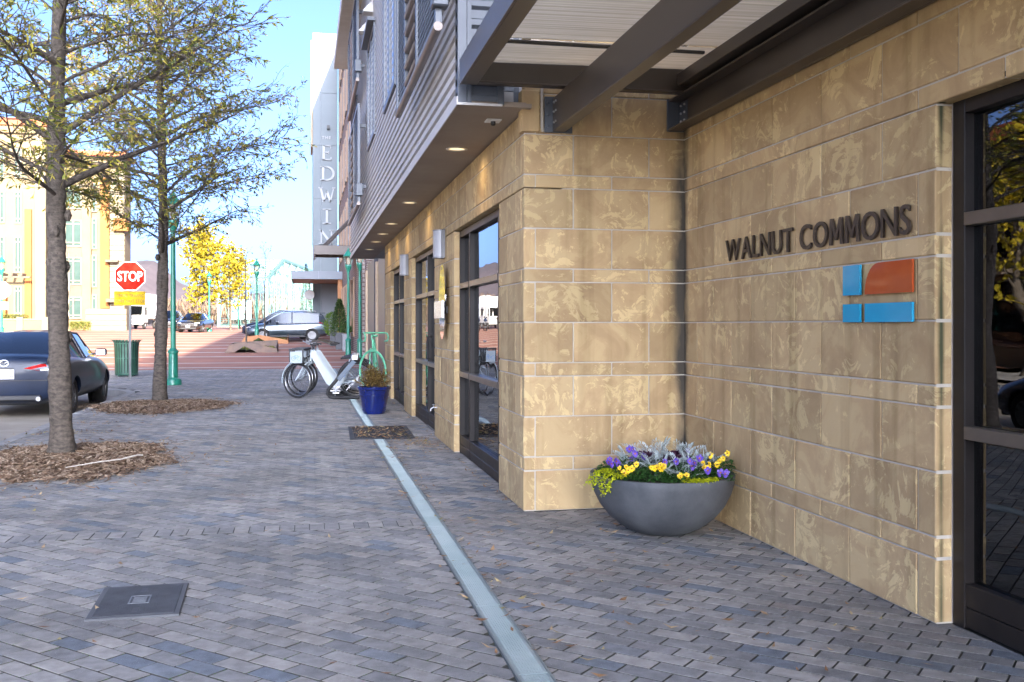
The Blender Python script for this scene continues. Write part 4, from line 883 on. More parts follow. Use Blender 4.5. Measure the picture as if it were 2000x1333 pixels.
me = text_mesh('STOP', .36, .0006, .009, 'CENTER', sx=.72); me.materials.append(WHITE); o = link('lettering', me, ss); o.location = (0, -.0358, 2.56); o.rotation_euler = (R(90), 0, 0)
MB().bbox((-.385, -.034, 1.925), (.385, -.031, 2.285), .001).build('warning_plate', SYEL, ss)
FADE = M('faded_lettering', (.02, .012, .002), (.13, .075, .005), scale=12, rough=.5)
for s, z in (('CROSS TRAFFIC', 2.135), ('DOES NOT STOP', 1.995)):
    me = text_mesh(s, .115, .0005, 0, 'CENTER', sx=.80, spacing=1.08); me.materials.append(FADE); o = link('lettering', me, ss); o.location = (0, -.0348, z); o.rotation_euler = (R(90), 0, 0)
mb = MB()
for a, b in (((-.365, 1.945), (.365, 1.95)), ((-.365, 2.26), (.365, 2.265)), ((-.365, 1.95), (-.36, 2.26)), ((.36, 1.95), (.365, 2.26))): mb.box((a[0], -.0348, a[1]), (b[0], -.0342, b[1]))
mb.build('plate_border', FADE, ss)
tc = tag(empty('trash_can', (-4.8, 29.1, 0)), 'green slatted metal litter bin beside the stop sign', 'bin')
TGR = M('bin_green', (.025, .085, .055), (.045, .125, .085), scale=4, rough=.4, metal=.2)
for k in range(26):
    a = 2 * math.pi * k / 26; c, s = math.cos(a), math.sin(a); mb = MB(); w = .022
    for (r0, z0), (r1, z1) in zip([(.30, .06), (.32, .8), (.335, .92), (.385, 1.0), (.41, 1.0)], [(.32, .8), (.335, .92), (.385, 1.0), (.41, 1.0), (.415, .99)]):
        mb.poly([(r0 * c + s * w, r0 * s - c * w, z0), (r0 * c - s * w, r0 * s + c * w, z0), (r1 * c - s * w, r1 * s + c * w, z1), (r1 * c + s * w, r1 * s - c * w, z1)])
        mb.poly([((r0 - .008) * c - s * w, (r0 - .008) * s + c * w, z0), ((r0 - .008) * c + s * w, (r0 - .008) * s - c * w, z0), ((r1 - .008) * c + s * w, (r1 - .008) * s - c * w, z1), ((r1 - .008) * c - s * w, (r1 - .008) * s + c * w, z1)])
    mb.build('slat', TGR, tc)
mb = MB()
for z, r in ((.08, .295), (.5, .305), (.9, .325)): ring(mb, (0, 0, z), r, .012, (0, 0, 1), 28, 6)
mb.lathe([(.30, .03), (.31, .045), (.30, .06)], n=28); mb.build('hoops', TGR, tc)
MB().lathe([(.27, .06), (.285, .95), (.28, .955), (.265, .1), (.01, .09)], n=24).build('liner', M('bin_liner', (.02, .025, .022), rough=.7), tc)
for a in (45, 135, 225, 315): MB().tube([(.25 * math.cos(R(a)), .25 * math.sin(R(a)), 0), (.25 * math.cos(R(a)), .25 * math.sin(R(a)), .04)], .02, 8).build('foot', TGR, tc)
# back of a stop sign across the street
bs = tag(empty('sign_back', (-13.75, 50, G(50))), 'bare metal back of an octagonal road sign at the photo\'s left edge', 'sign')
MB().box((-.03, -.03, -.1), (.03, .0, 3.3)).build('post', GREEN, bs); o = MB().prism([(p[0] * 1.05, p[1] - .02, p[2] - 2.685) for p in octa(.40, 0)], (0, .004, 0)).build('plate', M('sign_back_grey', (.60, .62, .63), rough=.4, metal=.2), bs); o.location = (0, 0, 2.75)
MB().box((-.32, -.034, 1.85), (.32, -.03, 2.2)).build('lower_plate', MATS['sign_back_grey'], bs)
# ------------------------------------------------------------------ vehicles (local: +y forward, x right)
def apply_mods(me, name, mods):
    o = bpy.data.objects.new('tmp', me); COL.objects.link(o); tmp = []
    for k, a in mods:
        if k == 'sub': m = o.modifiers.new('s', 'SUBSURF'); m.levels = a; m.render_levels = a
        else:
            c = bpy.data.objects.new('cut', a); COL.objects.link(c); tmp.append(c); m = o.modifiers.new('b', 'BOOLEAN'); m.operation = 'DIFFERENCE'; m.object = c; m.solver = 'EXACT'
    me2 = evald(o, name); bpy.data.objects.remove(o)
    for c in tmp: bpy.data.objects.remove(c)
    return me2
def loft_body(st):
    mb = MB(); rings = []
    for y, hb, hm, hl, zb, zm, zl, zt, ht in st:
        hb, hm, hl, ht = hb * 1.07, hm * 1.055, hl * 1.045, ht * 1.04
        h = [(0, zb), (hb, zb), (hm, zm), (hl, zl), (ht, zt), (0, zt + .012)]; r = h + [(-x, z) for x, z in h[-2:0:-1]]; rings.append(len(mb.v)); mb.v += [(x, y, z) for x, z in r]
    n = 10
    for a, b in zip(rings, rings[1:]):
        for k in range(n): mb.face([a + k, a + (k + 1) % n, b + (k + 1) % n, b + k])
    mb.face([rings[0] + k for k in range(n)][::-1]); mb.face([rings[-1] + k for k in range(n)])
    bm = bmesh.new(); me = mb.mesh('body', BLACK); bm.from_mesh(me); bmesh.ops.recalc_face_normals(bm, faces=bm.faces); bm.to_mesh(me); bm.free(); return me
ALLOY = M('alloy_wheel', (.16, .16, .165), (.2, .2, .205), scale=3, rough=.4, metal=.6)
def car_wheel(parent, x, y, r, side, steer=0):
    w = link('wheel', None, parent); w.location = (x, y, r); w.rotation_euler.z = steer; s = side
    MB().lathe([(r * .62, -.09), (r * .93, -.10), (r, -.06), (r, .06), (r * .93, .10), (r * .66, .095), (r * .62, .06), (r * .6, .01)][::1] if s > 0 else [(r * .62, .09), (r * .93, .10), (r, .06), (r, -.06), (r * .93, -.10), (r * .66, -.095), (r * .62, -.06), (r * .6, -.01)], n=32, axis='x').build('tyre', RUBBER, w, smooth=35)
    mb = MB(); mb.lathe([(r * .63, .05 * s), (r * .66, .085 * s), (r * .60, .085 * s), (r * .58, .03 * s)], n=32, axis='x'); mb.lathe([(.04, .03 * s), (.05, .075 * s), (.02, .08 * s)], n=12, axis='x')
    for k in range(10):
        a = 2 * math.pi * k / 10; d = Vector((0, math.cos(a), math.sin(a))); t = Vector((0, -math.sin(a), math.cos(a))); i = len(mb.v)
        for q, wd, dx in ((.04, .022, .07), (r * .62, .03, .075)): mb.v += [tuple(d * q + t * wd + Vector((dx * s, 0, 0))), tuple(d * q - t * wd + Vector((dx * s, 0, 0))), tuple(d * q - t * wd + Vector(((dx - .03) * s, 0, 0))), tuple(d * q + t * wd + Vector(((dx - .03) * s, 0, 0)))]
        for k2 in range(4): mb.face([i + k2, i + (k2 + 1) % 4, i + 4 + (k2 + 1) % 4, i + 4 + k2])
    mb.build('rim', ALLOY, w, smooth=35); MB().lathe([(r * .6, .0), (.02, .0)], n=20, axis='x').build('brake_disc', BLACK, w)
def car(name, st, gh, roofspan, paint, wy, r, track, cpill, cladding=False):
    c = empty(name); me = loft_body(st); cuts = []
    for y in wy:
        for s in (-1, 1): mb = MB(); mb.lathe([(r * 1.13, -.19), (r * 1.13, .19)], (s * (track + .06), y, r), 28, axis='x'); m2 = mb.mesh('cut', BLACK); bm = bmesh.new(); bm.from_mesh(m2); bmesh.ops.recalc_face_normals(bm, faces=bm.faces); bm.to_mesh(m2); bm.free(); cuts.append(m2)
    me = apply_mods(me, 'body', [('sub', 2)] + [('bool', m) for m in cuts]); me.materials.clear(); me.materials.append(paint); smooth_mesh(me, 38); link('body', me, c)
    for y in wy:
        for s in (-1, 1): MB().lathe([(r * 1.115, -.02), (r * 1.115, .02)], (s * (track - .14), y, r), 24, axis='x').build('wheel_housing', BLACK, c); car_wheel(c, s * track, y, r, s)
    g = MB(); pt = MB(); rr = []
    for y, hb, zb, hr, zr, zc in gh: rr.append(len(g.v)); q = [(hb, y, zb), (hr, y, zr), (hr * .5, y, zr + (zc - zr) * .8), (0, y, zc), (-hr * .5, y, zr + (zc - zr) * .8), (-hr, y, zr), (-hb, y, zb)]; g.v += q; pt.v += q
    for k in range(len(gh) - 1):
        a, b = rr[k], rr[k + 1]; y0, y1 = gh[k][0], gh[k + 1][0]
        for j in range(6):
            side = j in (0, 5); roof = (not side) and y0 >= roofspan[0] - .01 and y1 <= roofspan[1] + .01; cp = side and (y1 <= cpill + .01)
            (pt if (roof or cp) else g).face([a + j, b + j, b + j + 1, a + j + 1])
    g.build('windows', CARGLASS, c, smooth=50); pt.build('roof', paint, c, smooth=50)
    mb = MB()
    for s in (-1, 1):
        mb.tube([(s * q[3], q[0], q[4] - .004) for q in gh], .021, 6)
        for k in (1, len(gh) - 2): pass
        ym = [q for q in gh if abs(q[0] + .05) < .5][0]; mb.tube([(s * (ym[1] + .003), ym[0], ym[2]), (s * (ym[3] + .003), ym[0], ym[4])], .03, 6)
    mb.build('pillars', paint, c, smooth=60)
    mb = MB(); zf = min(q[2] for q in gh)
    for x in (-.36, .36):
        for y in (.05, -.85): mb.bbox((x - .22, y - .08, zf - .3), (x + .22, y + .06, zf + .16), .04); mb.bbox((x - .11, y - .06, zf + .18), (x + .11, y + .02, zf + .33), .03)
    mb.box((-.6, -1.1, zf - .4), (.6, .7, zf - .06)); mb.build('seats', M('car_seat', (.05, .05, .052), (.09, .09, .09), rough=.8), c)
    for s in (-1, 1):
        q = gh[-2]; m = link('door_mirror', None, c); m.location = (s * (st[5][3] + .1), q[0] - .22, q[2] + .10); bm = MB(); bm.bbox((-.10, -.06, -.065), (.10, .06, .07), .03); bm.build('housing', paint, m, smooth=50); MB().box((-.08, -.066, -.05), (.08, -.061, .05)).build('mirror_glass', CHROME, m); MB().box((-.16 if s > 0 else .06, -.02, -.05), (-.06 if s > 0 else .16, .02, -.01)).build('arm', BLACK, m)
    return c
def handle(c, x, y, z):
    MB().bbox((x - .012, y - .1, z - .015), (x + .012, y + .1, z + .015), .008).build('door_handle', CHROME, c)
TAIL = M('tail_light_red', (.42, .008, .01), (.55, .015, .015), scale=9, rough=.15, coat=1); HEADL = M('headlight_clear', (.6, .62, .65), (.75, .77, .8), scale=20, rough=.1, coat=1)
NAVY = M('dark_blue_paint', (.007, .013, .03), (.01, .018, .04), scale=2, rough=.4, metal=0, coat=.3, spec=.2); BLKP = M('black_car_paint', (.012, .012, .014), (.02, .02, .022), rough=.25, metal=.3, coat=1); GREYP = M('blue_grey_car_paint', (.05, .07, .09), (.065, .085, .105), rough=.28, metal=.5, coat=1)
SED = [(-2.29, .62, .76, .72, .36, .60, .84, .93, .60), (-2.2, .74, .85, .81, .24, .58, .90, 1.03, .68), (-1.85, .80, .885, .85, .20, .58, .94, 1.07, .70), (-1.3, .82, .90, .86, .18, .58, .945, 1.03, .76), (-.6, .83, .90, .865, .18, .56, .935, .96, .80), (.3, .83, .90, .86, .18, .56, .915, .945, .80), (1.0, .82, .90, .85, .18, .55, .88, .95, .74), (1.6, .80, .89, .82, .19, .54, .80, .88, .62), (2.05, .74, .84, .74, .2, .5, .70, .76, .5), (2.27, .6, .7, .6, .26, .48, .62, .66, .4)]
SGH = [(-1.80, .66, 1.03, .60, 1.04, 1.06), (-1.35, .77, .97, .585, 1.26, 1.30), (-.95, .81, .94, .56, 1.38, 1.42), (-.30, .82, .93, .565, 1.405, 1.455), (.28, .82, .92, .56, 1.385, 1.435), (.72, .80, .92, .60, 1.19, 1.25), (1.16, .74, .93, .68, .945, .96)]
mz = car('parked_sedan', SED, SGH, (-.95, .28), NAVY, (-1.38, 1.34), .315, .775, -1.35)
tag(mz, 'dark blue sedan parked at the kerb, seen from behind', 'car'); mz.location = (-4.76, 19.75, -.13)
for s in (-1, 1):
    o = link('tail_light', None, mz); mb = MB(); mb.prism([(s * .30, -2.30, .83), (s * .56, -2.295, .90), (s * .80, -2.22, .93), (s * .90, -2.03, .94), (s * .905, -2.0, .86), (s * .86, -2.18, .77), (s * .56, -2.30, .79)], (0, .14, 0)); mb.build('red_lens', TAIL, o); mb = MB(); mb.prism([(s * .55, -2.306, .815), (s * .76, -2.25, .84), (s * .75, -2.25, .80), (s * .56, -2.31, .79)], (0, .02, 0)); mb.build('clear_lens', HEADL, o)
    handle(mz, s * .885, -.75, .80); handle(mz, s * .885, .25, .78)
pl_ = link('licence_plate', None, mz); pl_.location = (0, -2.285, .735)
MB().bbox((-.155, -.012, -.077), (.155, .012, .077), .004).build('plate', M('plate_white', (.62, .62, .68), (.68, .68, .74), rough=.4), pl_)
MB().box((-.14, -.0128, -.05), (.14, -.0121, .05)).build('plate_field', M('plate_violet', (.17, .16, .36), (.28, .27, .46), scale=14, rough=.4), pl_)
me = text_mesh('BDG-4399', .078, .001, .001, 'CENTER', sx=.78); me.materials.append(WHITE); o = link('lettering', me, pl_); o.location = (0, -.0135, -.027); o.rotation_euler = (R(90), 0, 0)
em = MB(); em.tube([(.068 * math.cos(2 * math.pi * k / 24), -2.275 + .012 * math.sin(2 * math.pi * k / 24), .915 + .05 * math.sin(2 * math.pi * k / 24)) for k in range(24)], .007, 6, closed=True)
em.tube([(-.06, -2.272, .935), (-.022, -2.278, .925), (0, -2.28, .895), (.022, -2.278, .925), (.06, -2.272, .935)], [.004, .008, .009, .008, .004], 6); em.build('oval_emblem', CHROME, mz, smooth=60)
mb = MB(); mb.bbox((-.56, -2.275, .30), (.56, -2.1, .40), .02); mb.build('rear_valance', BLACK, mz); MB().lathe([(.035, 0), (.04, .12)], (.52, -2.30, .33), 12, axis='y').build('exhaust_tip', CHROME, mz)
MB().lathe([(.075, 0), (.075, .012)], (.875, -1.42 + .06, .76), 16, axis='x').build('fuel_door', NAVY, mz)
MB().bbox((-.78, -2.2, .625), (.78, -2.292, .64), .004).build('bumper_seam', BLACK, mz); MB().bbox((-.14, -2.283, .815), (.14, -2.262, .835), .003).build('plate_lamp_bar', BLACK, mz)
def front_details(c, yf, grille=BLACK, z=.55, w=.5):
    for s in (-1, 1): MB().prism([(s * .46, yf - .03, z + .13), (s * .76, yf - .20, z + .17), (s * .80, yf - .3, z + .09), (s * .5, yf - .02, z + .06)], (0, .03, 0)).build('headlight', HEADL, c)
    MB().bbox((-w, yf - .08, z - .12), (w, yf + .01, z + .09), .02).build('grille', grille, c); MB().bbox((-w * .8, yf - .04, z + .06), (w * .8, yf + .02, z + .085), .005).build('grille_bar', CHROME, c); MB().bbox((-.6, yf - .1, z - .33), (.6, yf - .01, z - .2), .02).build('lower_intake', BLACK, c); MB().box((-.15, yf + .011, z - .17), (.15, yf + .016, z - .05)).build('number_plate', MATS['plate_white'], c)
bk = car('sedan', SED, SGH, (-.95, .28), BLKP, (-1.38, 1.34), .32, .775, -1.35); front_details(bk, 2.25); tag(bk, 'black sedan facing the camera beside the yellow trees', 'car'); bk.location = (-8.0, 78.2, G(77)); bk.rotation_euler.z = R(172)
b2 = copy_tree(bk); b2.location = (-10.4, 83.0, G(83)); b2.rotation_euler.z = R(178); b2['label'] = 'black car half hidden behind the lamp post, left of the black sedan'; b2.scale = (1, 1, 1.12)
b3 = copy_tree(bk); b3.location = (-4.75, 10.9, -.13); b3.rotation_euler.z = 0; b3['label'] = 'black car seen only as a reflection in the dark corner window'
SUVS = [(-2.33, .66, .80, .80, .42, .70, .95, 1.02, .70), (-2.22, .78, .90, .88, .30, .68, 1.0, 1.10, .78), (-1.85, .84, .92, .90, .24, .66, 1.03, 1.10, .80), (-1.3, .85, .925, .89, .24, .66, 1.04, 1.08, .80), (-.6, .86, .925, .885, .24, .64, 1.02, 1.05, .80), (.3, .86, .925, .88, .24, .64, .99, 1.03, .80), (1.0, .85, .92, .87, .24, .63, .96, 1.05, .76), (1.6, .83, .91, .85, .25, .62, .92, 1.0, .66), (2.1, .76, .86, .78, .28, .58, .82, .90, .55), (2.33, .62, .74, .64, .34, .56, .72, .77, .42)]
SUVG = [(-2.18, .74, 1.07, .66, 1.08, 1.10), (-1.98, .82, 1.05, .62, 1.48, 1.52), (-1.75, .85, 1.04, .61, 1.60, 1.64), (-1.15, .86, 1.04, .615, 1.645, 1.69), (-.25, .86, 1.01, .62, 1.66, 1.71), (.35, .85, 1.0, .61, 1.61, 1.67), (.80, .83, 1.0, .64, 1.38, 1.44), (1.32, .78, 1.02, .70, 1.035, 1.05)]
sv = car('suv', SUVS, SUVG, (-1.98, .35), GREYP, (-1.36, 1.36), .355, .80, -1.75); front_details(sv, 2.3, z=.68); tag(sv, 'blue grey SUV with roof rails parked sideways beyond the bikes', 'car')
for s in (-1, 1):
    MB().tube([(s * .60, -1.6, 1.70), (s * .61, -1.5, 1.735), (s * .61, .15, 1.735), (s * .60, .25, 1.69)], .02, 8).build('roof_rail', CHROME, sv, smooth=True)
    mb = MB(); mb.prism([(s * .60, -2.30, .98), (s * .86, -2.14, 1.0), (s * .90, -1.80, 1.09), (s * .88, -1.82, .99), (s * .84, -2.16, .88), (s * .6, -2.31, .90)], (0, .04, 0)); mb.build('tail_light', TAIL, sv); handle(sv, s * .905, -.78, .93); handle(sv, s * .90, .22, .9)
    MB().bbox((s * .80, -1.0, .25), (s * .935, 1.0, .36), .02).build('sill_cladding', BLACK, sv)
    mb = MB(); mb.tube([(s * .885, -1.95, 1.07), (s * .875, -1.7, 1.05), (s * .87, 0, 1.01), (s * .86, 1.1, 1.0)], .012, 6); mb.tube([(s * .66, -1.92, 1.45), (s * .635, -1.2, 1.64), (s * .635, .3, 1.62)], .008, 5); mb.build('window_trim', CHROME, sv, smooth=True)
MB().bbox((-.64, -2.1, 1.60), (.64, -1.72, 1.635), .015).build('spoiler', GREYP, sv)
sv.location = (-.92, 58.6, G(57.8)); sv.rotation_euler = (0, 0, R(90))
s2 = copy_tree(sv); s2.location = (-1.35, 62.3, G(62)); s2['label'] = 'dark blue SUV parked behind the blue grey one, only its front showing'
for ch in s2.children:
    if ch.type == 'MESH' and ch.data.materials and ch.data.materials[0] == GREYP: ch.data = ch.data.copy(); ch.data.materials[0] = NAVY
# box truck
tk = tag(empty('box_truck', (-15.1, 97.5, G(97)), R(176)), 'white box truck parked beside the cream building', 'truck'); TW = M('truck_white', (.66, .66, .64), (.74, .74, .72), rough=.4)
MB().bbox((-1.08, -4.6, .95), (1.08, .3, 3.25), .04).build('cargo_box', TW, tk)
mb = MB(); mb.prism([(-.98, .4, .6), (-.98, 2.05, .6), (-.98, 2.1, 1.2), (-.98, 1.75, 2.15), (-.98, 1.45, 2.25), (-.98, .4, 2.25)], (1.96, 0, 0)); mb.build('cab', TW, tk)
mb = MB(); mb.prism([(-.84, 2.11, 1.26), (.84, 2.11, 1.26), (.84, 1.79, 2.11), (-.84, 1.79, 2.11)], (0, .012, .004)); mb.build('windscreen', CARGLASS, tk)
for x in (-.985, .975): MB().prism([(x, .7, 1.3), (x, 1.75, 1.3), (x, 1.6, 2.0), (x, .7, 2.0)], (.012, 0, 0)).build('side_window', CARGLASS, tk)
for z in (.95, 1.04): MB().box((-.6, 2.09, z), (.6, 2.12, z + .045)).build('grille_slot', BLACK, tk)
MB().bbox((-.98, 2.0, .42), (.98, 2.2, .72), .03).build('bumper', M('truck_bumper', (.4, .4, .39), rough=.5), tk)
for s in (-1, 1):
    MB().bbox((s * .62, 2.06, .76), (s * .92, 2.12, .9), .01).build('headlight', HEADL, tk); MB().bbox((s * 1.05, 1.7, 1.3), (s * 1.22, 1.76, 1.75), .02).build('mirror', BLACK, tk)
    for y in (1.3, -2.9): car_wheel(tk, s * .85, y, .40, s)
MB().box((-.45, -4.4, .5), (.45, 1.9, .9)).build('chassis', BLACK, tk)

# ------------------------------------------------------------------ trees
OAKL = tone_mat('oak_leaf', [(0, (.08, .11, .025)), (.3, (.14, .17, .035)), (.5, (.27, .26, .04)), (.8, (.42, .36, .05)), (.92, (.34, .20, .06)), (1, (.22, .11, .045))], .5, False, fine=20, bump=0, transl=.35)
YELL = tone_mat('yellow_leaf', [(0, (.20, .19, .015)), (.5, (.38, .30, .02)), (.85, (.50, .38, .03)), (1, (.22, .22, .03))], .6, False, fine=20, bump=0, transl=.35)
def blade(mb, p, d, L, W, rg):
    d = d.normalized(); s = d.cross(Vector((rg.uniform(-1, 1), rg.uniform(-1, 1), rg.uniform(-1, 1))))
    if s.length < 1e-3: return
    s.normalize(); i = len(mb.v); m = p + d * L * .5; mb.v += [tuple(p), tuple(m + s * W), tuple(p + d * L), tuple(m - s * W)]; mb.face([i, i + 1, i + 2, i + 3])
def grow(p, d, L, n, rg, wob, lift):
    pts = [Vector(p)]; d = Vector(d).normalized()
    for k in range(n):
        d = (d + Vector((rg.uniform(-wob, wob), rg.uniform(-wob, wob), rg.uniform(-wob, wob) + lift))).normalized(); pts.append(pts[-1] + d * (L / n))
    return pts
def along(pts, t):
    k = min(int(t * (len(pts) - 1)), len(pts) - 2); f = t * (len(pts) - 1) - k; return pts[k].lerp(pts[k + 1], f), (pts[k + 1] - pts[k]).normalized()
def tree(name, label, base, H, r0, z1, nprim, reach, seed, leafmat, group=None, leafn=3, leafL=(.05, .10), leafW=.1, sec=.17, twg=.085, elev=(.15, .6), zmax=99, bark=BARK, toneb=0, taper=.85):
    rg = random.Random(seed); t = tag(empty(name, base), label, 'tree', group); tr = MB(); br = MB(); tw = MB(); lf = MB()
    pts = [Vector((.04 * math.sin(k * 1.3 + seed) * (k > 0), .04 * math.cos(k * .9 + seed) * (k > 0), H * k / 12 - (.05 if k == 0 else 0))) for k in range(13)]
    zs = [-.05 + k * .045 for k in range(96)] if bark is BARK else [-.05, .05, .15, .4, .8, 1.2, 1.6, 2.0, 2.4, 2.8, 3.2]
    zs = [z for z in zs if z < H * .5] + [zs[-1] + (H - zs[-1]) * k / 8 for k in range(1, 9)] if zs[-1] < H else [H * k / 12 for k in range(13)]
    cl = [Vector((.03 * math.sin(z * .9 + seed), .03 * math.cos(z * .7 + seed) - .03 * math.cos(seed), z)) for z in zs]
    rad = [r0 * (1 + .35 * math.exp(-max(z, 0) * 6)) * (1 - taper * (max(z, 0) / H)) + r0 * .05 * math.sin(z * 7 + seed) for z in zs]
    tr.tube(cl, rad, 22 if bark is BARK else 8, False)
    if bark is BARK:
        tr.v = [(x + .012 * noise.noise(Vector((x * 9, y * 9, z * 16))) + .006 * noise.noise(Vector((x * 40, y * 40, z * 45))), y + .012 * noise.noise(Vector((x * 9 + 7, y * 9, z * 16))) + .006 * noise.noise(Vector((x * 40, y * 40 + 5, z * 45))), z) for x, y, z in tr.v]
    for k in range(6):                                            # knots
        z = rg.uniform(1.2, z1); a = rg.uniform(0, 6.28); c = Vector((math.cos(a) * r0 * .85, math.sin(a) * r0 * .85, z)); tr.tube([c - Vector((0, 0, .06)), c, c + Vector((0, 0, .06))], [.02, .045 * r0 / .125, .02], 7)
    tr.build('trunk', bark, t, smooth=70)
    for i in range(nprim):
        f = i / max(1, nprim - 1); z = z1 + (H * .97 - z1) * f ** .95
        if z > zmax: continue
        a = i * 2.4 + rg.uniform(-.4, .4) + seed; L = reach(z) * rg.uniform(.8, 1.1); el = rg.uniform(*elev) + .5 * f; rb = max(.009, r0 * rg.choice((.14, .2, .36)) * (1 - .6 * f))
        p = grow((.0, .0, z), (math.cos(a) * math.cos(el), math.sin(a) * math.cos(el), math.sin(el)), L, 9, rg, .13, -.015 if f < .5 else .02)
        br.tube(p, [rb * (1 - .88 * k / 9) for k in range(10)], 6, False)
        ns = max(3, int(L / sec)); prev = 1
        for j in range(ns):
            q, d = along(p, .18 + .82 * (j + rg.random() * .7) / ns); prev = -prev; s = d.cross(Vector((0, 0, 1))).normalized() * prev
            dd = d * rg.uniform(.5, 1) + s * rg.uniform(.5, 1) + Vector((0, 0, rg.uniform(-.35, .5))); l2 = min(1.1, L * .45) * rg.uniform(.45, 1.05) * (1.1 - .5 * j / ns); p2 = grow(q, dd, l2, 5, rg, .2, .0)
            tw.tube(p2, [.0085 * (1 - .75 * k / 5) for k in range(6)], 4, False)
            nt = max(2, int(l2 / twg))
            for m in range(nt):
                q2, d2 = along(p2, .15 + .85 * (m + rg.random()) / (nt + .01) if m < nt - 1 else 1); d3 = d2 + Vector((rg.uniform(-1, 1), rg.uniform(-1, 1), rg.uniform(-.8, .7))); l3 = rg.uniform(.10, .30); p3 = grow(q2, d3, l3, 3, rg, .25, -.03)
                tw.tube(p3, [.0036, .003, .0022, .0012], 3, False)
                for x in range(leafn):
                    q3, d4 = along(p3, rg.uniform(.3, 1)); lf.t = min(1, max(0, rg.random() * .9 + toneb)); blade(lf, q3, d4 + Vector((rg.uniform(-.8, .8), rg.uniform(-.8, .8), rg.uniform(-.9, .3))), rg.uniform(*leafL), leafL[1] * leafW * rg.uniform(.7, 1.2), rg)
    br.build('branches', bark if bark is BARK else TWIG, t, smooth=70); tag(tw.build('twigs', TWIG, t), kind='stuff'); lf.build('crown', leafmat, t, tone=True); return t
tree('oak_tree', 'near street tree with thick grey trunk and sparse narrow leaves', (-2.53, 11.26, 0), 9.5, .118, 2.62, 66, lambda z: 2.5 - .16 * (z - 2.6), 2, OAKL, 'street trees in mulch beds', 3, (.05, .115), .105, sec=.13, twg=.065, zmax=6.4)
tree('oak_tree', 'second street tree standing in front of the green lamp post', (-2.51, 18.8, 0), 9.5, .118, 2.7, 64, lambda z: 2.7 - .27 * (z - 2.7) if z > 3.4 else 2.2, 5, OAKL, 'street trees in mulch beds', 4, (.05, .115), .115, sec=.125, twg=.065, zmax=8.8, toneb=.12)
def fartree(name, label, loc, H, r0, z1, n, reach, seed, mat, leafn, L=(.12, .26), W=.35, elev=(.5, 1.1), bark=TWIG, group='yellow trees along the plaza'):
    return tree(name, label, loc, H, r0, z1, n, reach, seed, mat, group, leafn, L, W, .3, .17, elev, bark=bark)
rf = lambda w, lo, hi: (lambda z: w * max(.25, math.sin(max(.12, min(.98, (z - lo) / (hi - lo))) * math.pi) ** .6))
fartree('yellow_tree', 'full yellow leaved tree beside the black sedan', (-7.75, 81, G(81)), 6.8, .10, 1.5, 46, rf(3.0, .6, 7.6), 4, YELL, 6)
fartree('yellow_tree', 'second yellow tree farther along the plaza row', (-6.3, 90, G(90)), 6.2, .10, 1.7, 36, rf(2.5, .8, 7.0), 8, YELL, 5)
fartree('yellow_tree', 'most distant yellow tree of the row, in front of the bridge', (-6.2, 101, G(101)), 6.0, .10, 1.9, 24, rf(1.9, 1.0, 6.8), 9, YELL, 4)
fartree('yellow_tree', 'golden tree visible only in the window reflections across the street', (-15.8, 27, 0), 6.5, .12, 1.8, 30, rf(2.3, 1, 7), 12, YELL, 5)
fartree('young_tree', 'bare young tree with a few brown leaves in the near angular planter', (-2.62, 47.4, G(47.4)), 4.3, .05, 1.2, 12, rf(1.0, .6, 5), 21, OAKL, 1, (.06, .12), .3, group='bare young trees')
fartree('young_tree', 'bare young tree behind the green lamp in the far planter', (-2.15, 57.6, G(57.6)), 5.0, .05, 1.3, 12, rf(1.1, .6, 5.6), 22, OAKL, 1, (.06, .12), .3, group='bare young trees')
fartree('young_tree', 'pale bare tree before the cream building left of the near trunk', (-14.3, 66, G(66)), 5.2, .07, 1.4, 14, rf(1.6, .6, 6), 23, OAKL, 0, (.06, .12), .3, bark=M('pale_bark', (.4, .33, .23), (.5, .42, .3), rough=.9), group='bare young trees')

# ------------------------------------------------------------------ mulch beds, dropped leaves, twig
CHIP = tone_mat('mulch_chip', [(0, (.13, .075, .045)), (.4, (.24, .155, .095)), (.75, (.34, .24, .155)), (1, (.46, .36, .26))], .9, False, bump=0)
def bed(cx, cy, rx, ry, n, label, seed):
    rg = random.Random(seed); mb = MB(); m = 40; i0 = len(mb.v)
    def edge(a): return 1 + .3 * noise.noise(Vector((math.cos(a) * 1.5, math.sin(a) * 1.5, seed))) + .16 * noise.noise(Vector((math.cos(a) * 6, math.sin(a) * 6, seed)))
    def hz(q): return .004 + .055 * max(0, 1 - q * q)
    mb.t = .1
    for ringi, q in enumerate((0, .35, .7, .9)):
        for k in range(m): a = 2 * math.pi * k / m; mb.v.append((cx + rx * q * edge(a) * math.cos(a), cy + ry * q * edge(a) * math.sin(a), hz(q) - .002))
    for r in range(3):
        for k in range(m): mb.face([i0 + r * m + k, i0 + (r + 1) * m + k, i0 + (r + 1) * m + (k + 1) % m, i0 + r * m + (k + 1) % m])
    for k in range(n):
        a = rg.uniform(0, 6.283); q = math.sqrt(rg.random()) * (1.0 if rg.random() < .86 else rg.uniform(1, 1.3)); x, y = cx + rx * q * edge(a) * math.cos(a), cy + ry * q * edge(a) * math.sin(a)
        z = hz(q) + rg.uniform(.0, .012); b = rg.uniform(0, 3.14); L = rg.uniform(.015, .05); W = rg.uniform(.004, .011); d = Vector((math.cos(b), math.sin(b), rg.uniform(-.35, .35))); s = Vector((-math.sin(b), math.cos(b), rg.uniform(-.5, .5))); p = Vector((x, y, z + .003)); mb.t = rg.random()
        mb.poly([p - d * L - s * W, p + d * L - s * W * .5, p + d * L * .8 + s * W, p - d * L * .9 + s * W])
    o = mb.build('mulch_bed', CHIP, tone=True); return tag(o, label, 'mulch', kind='stuff')
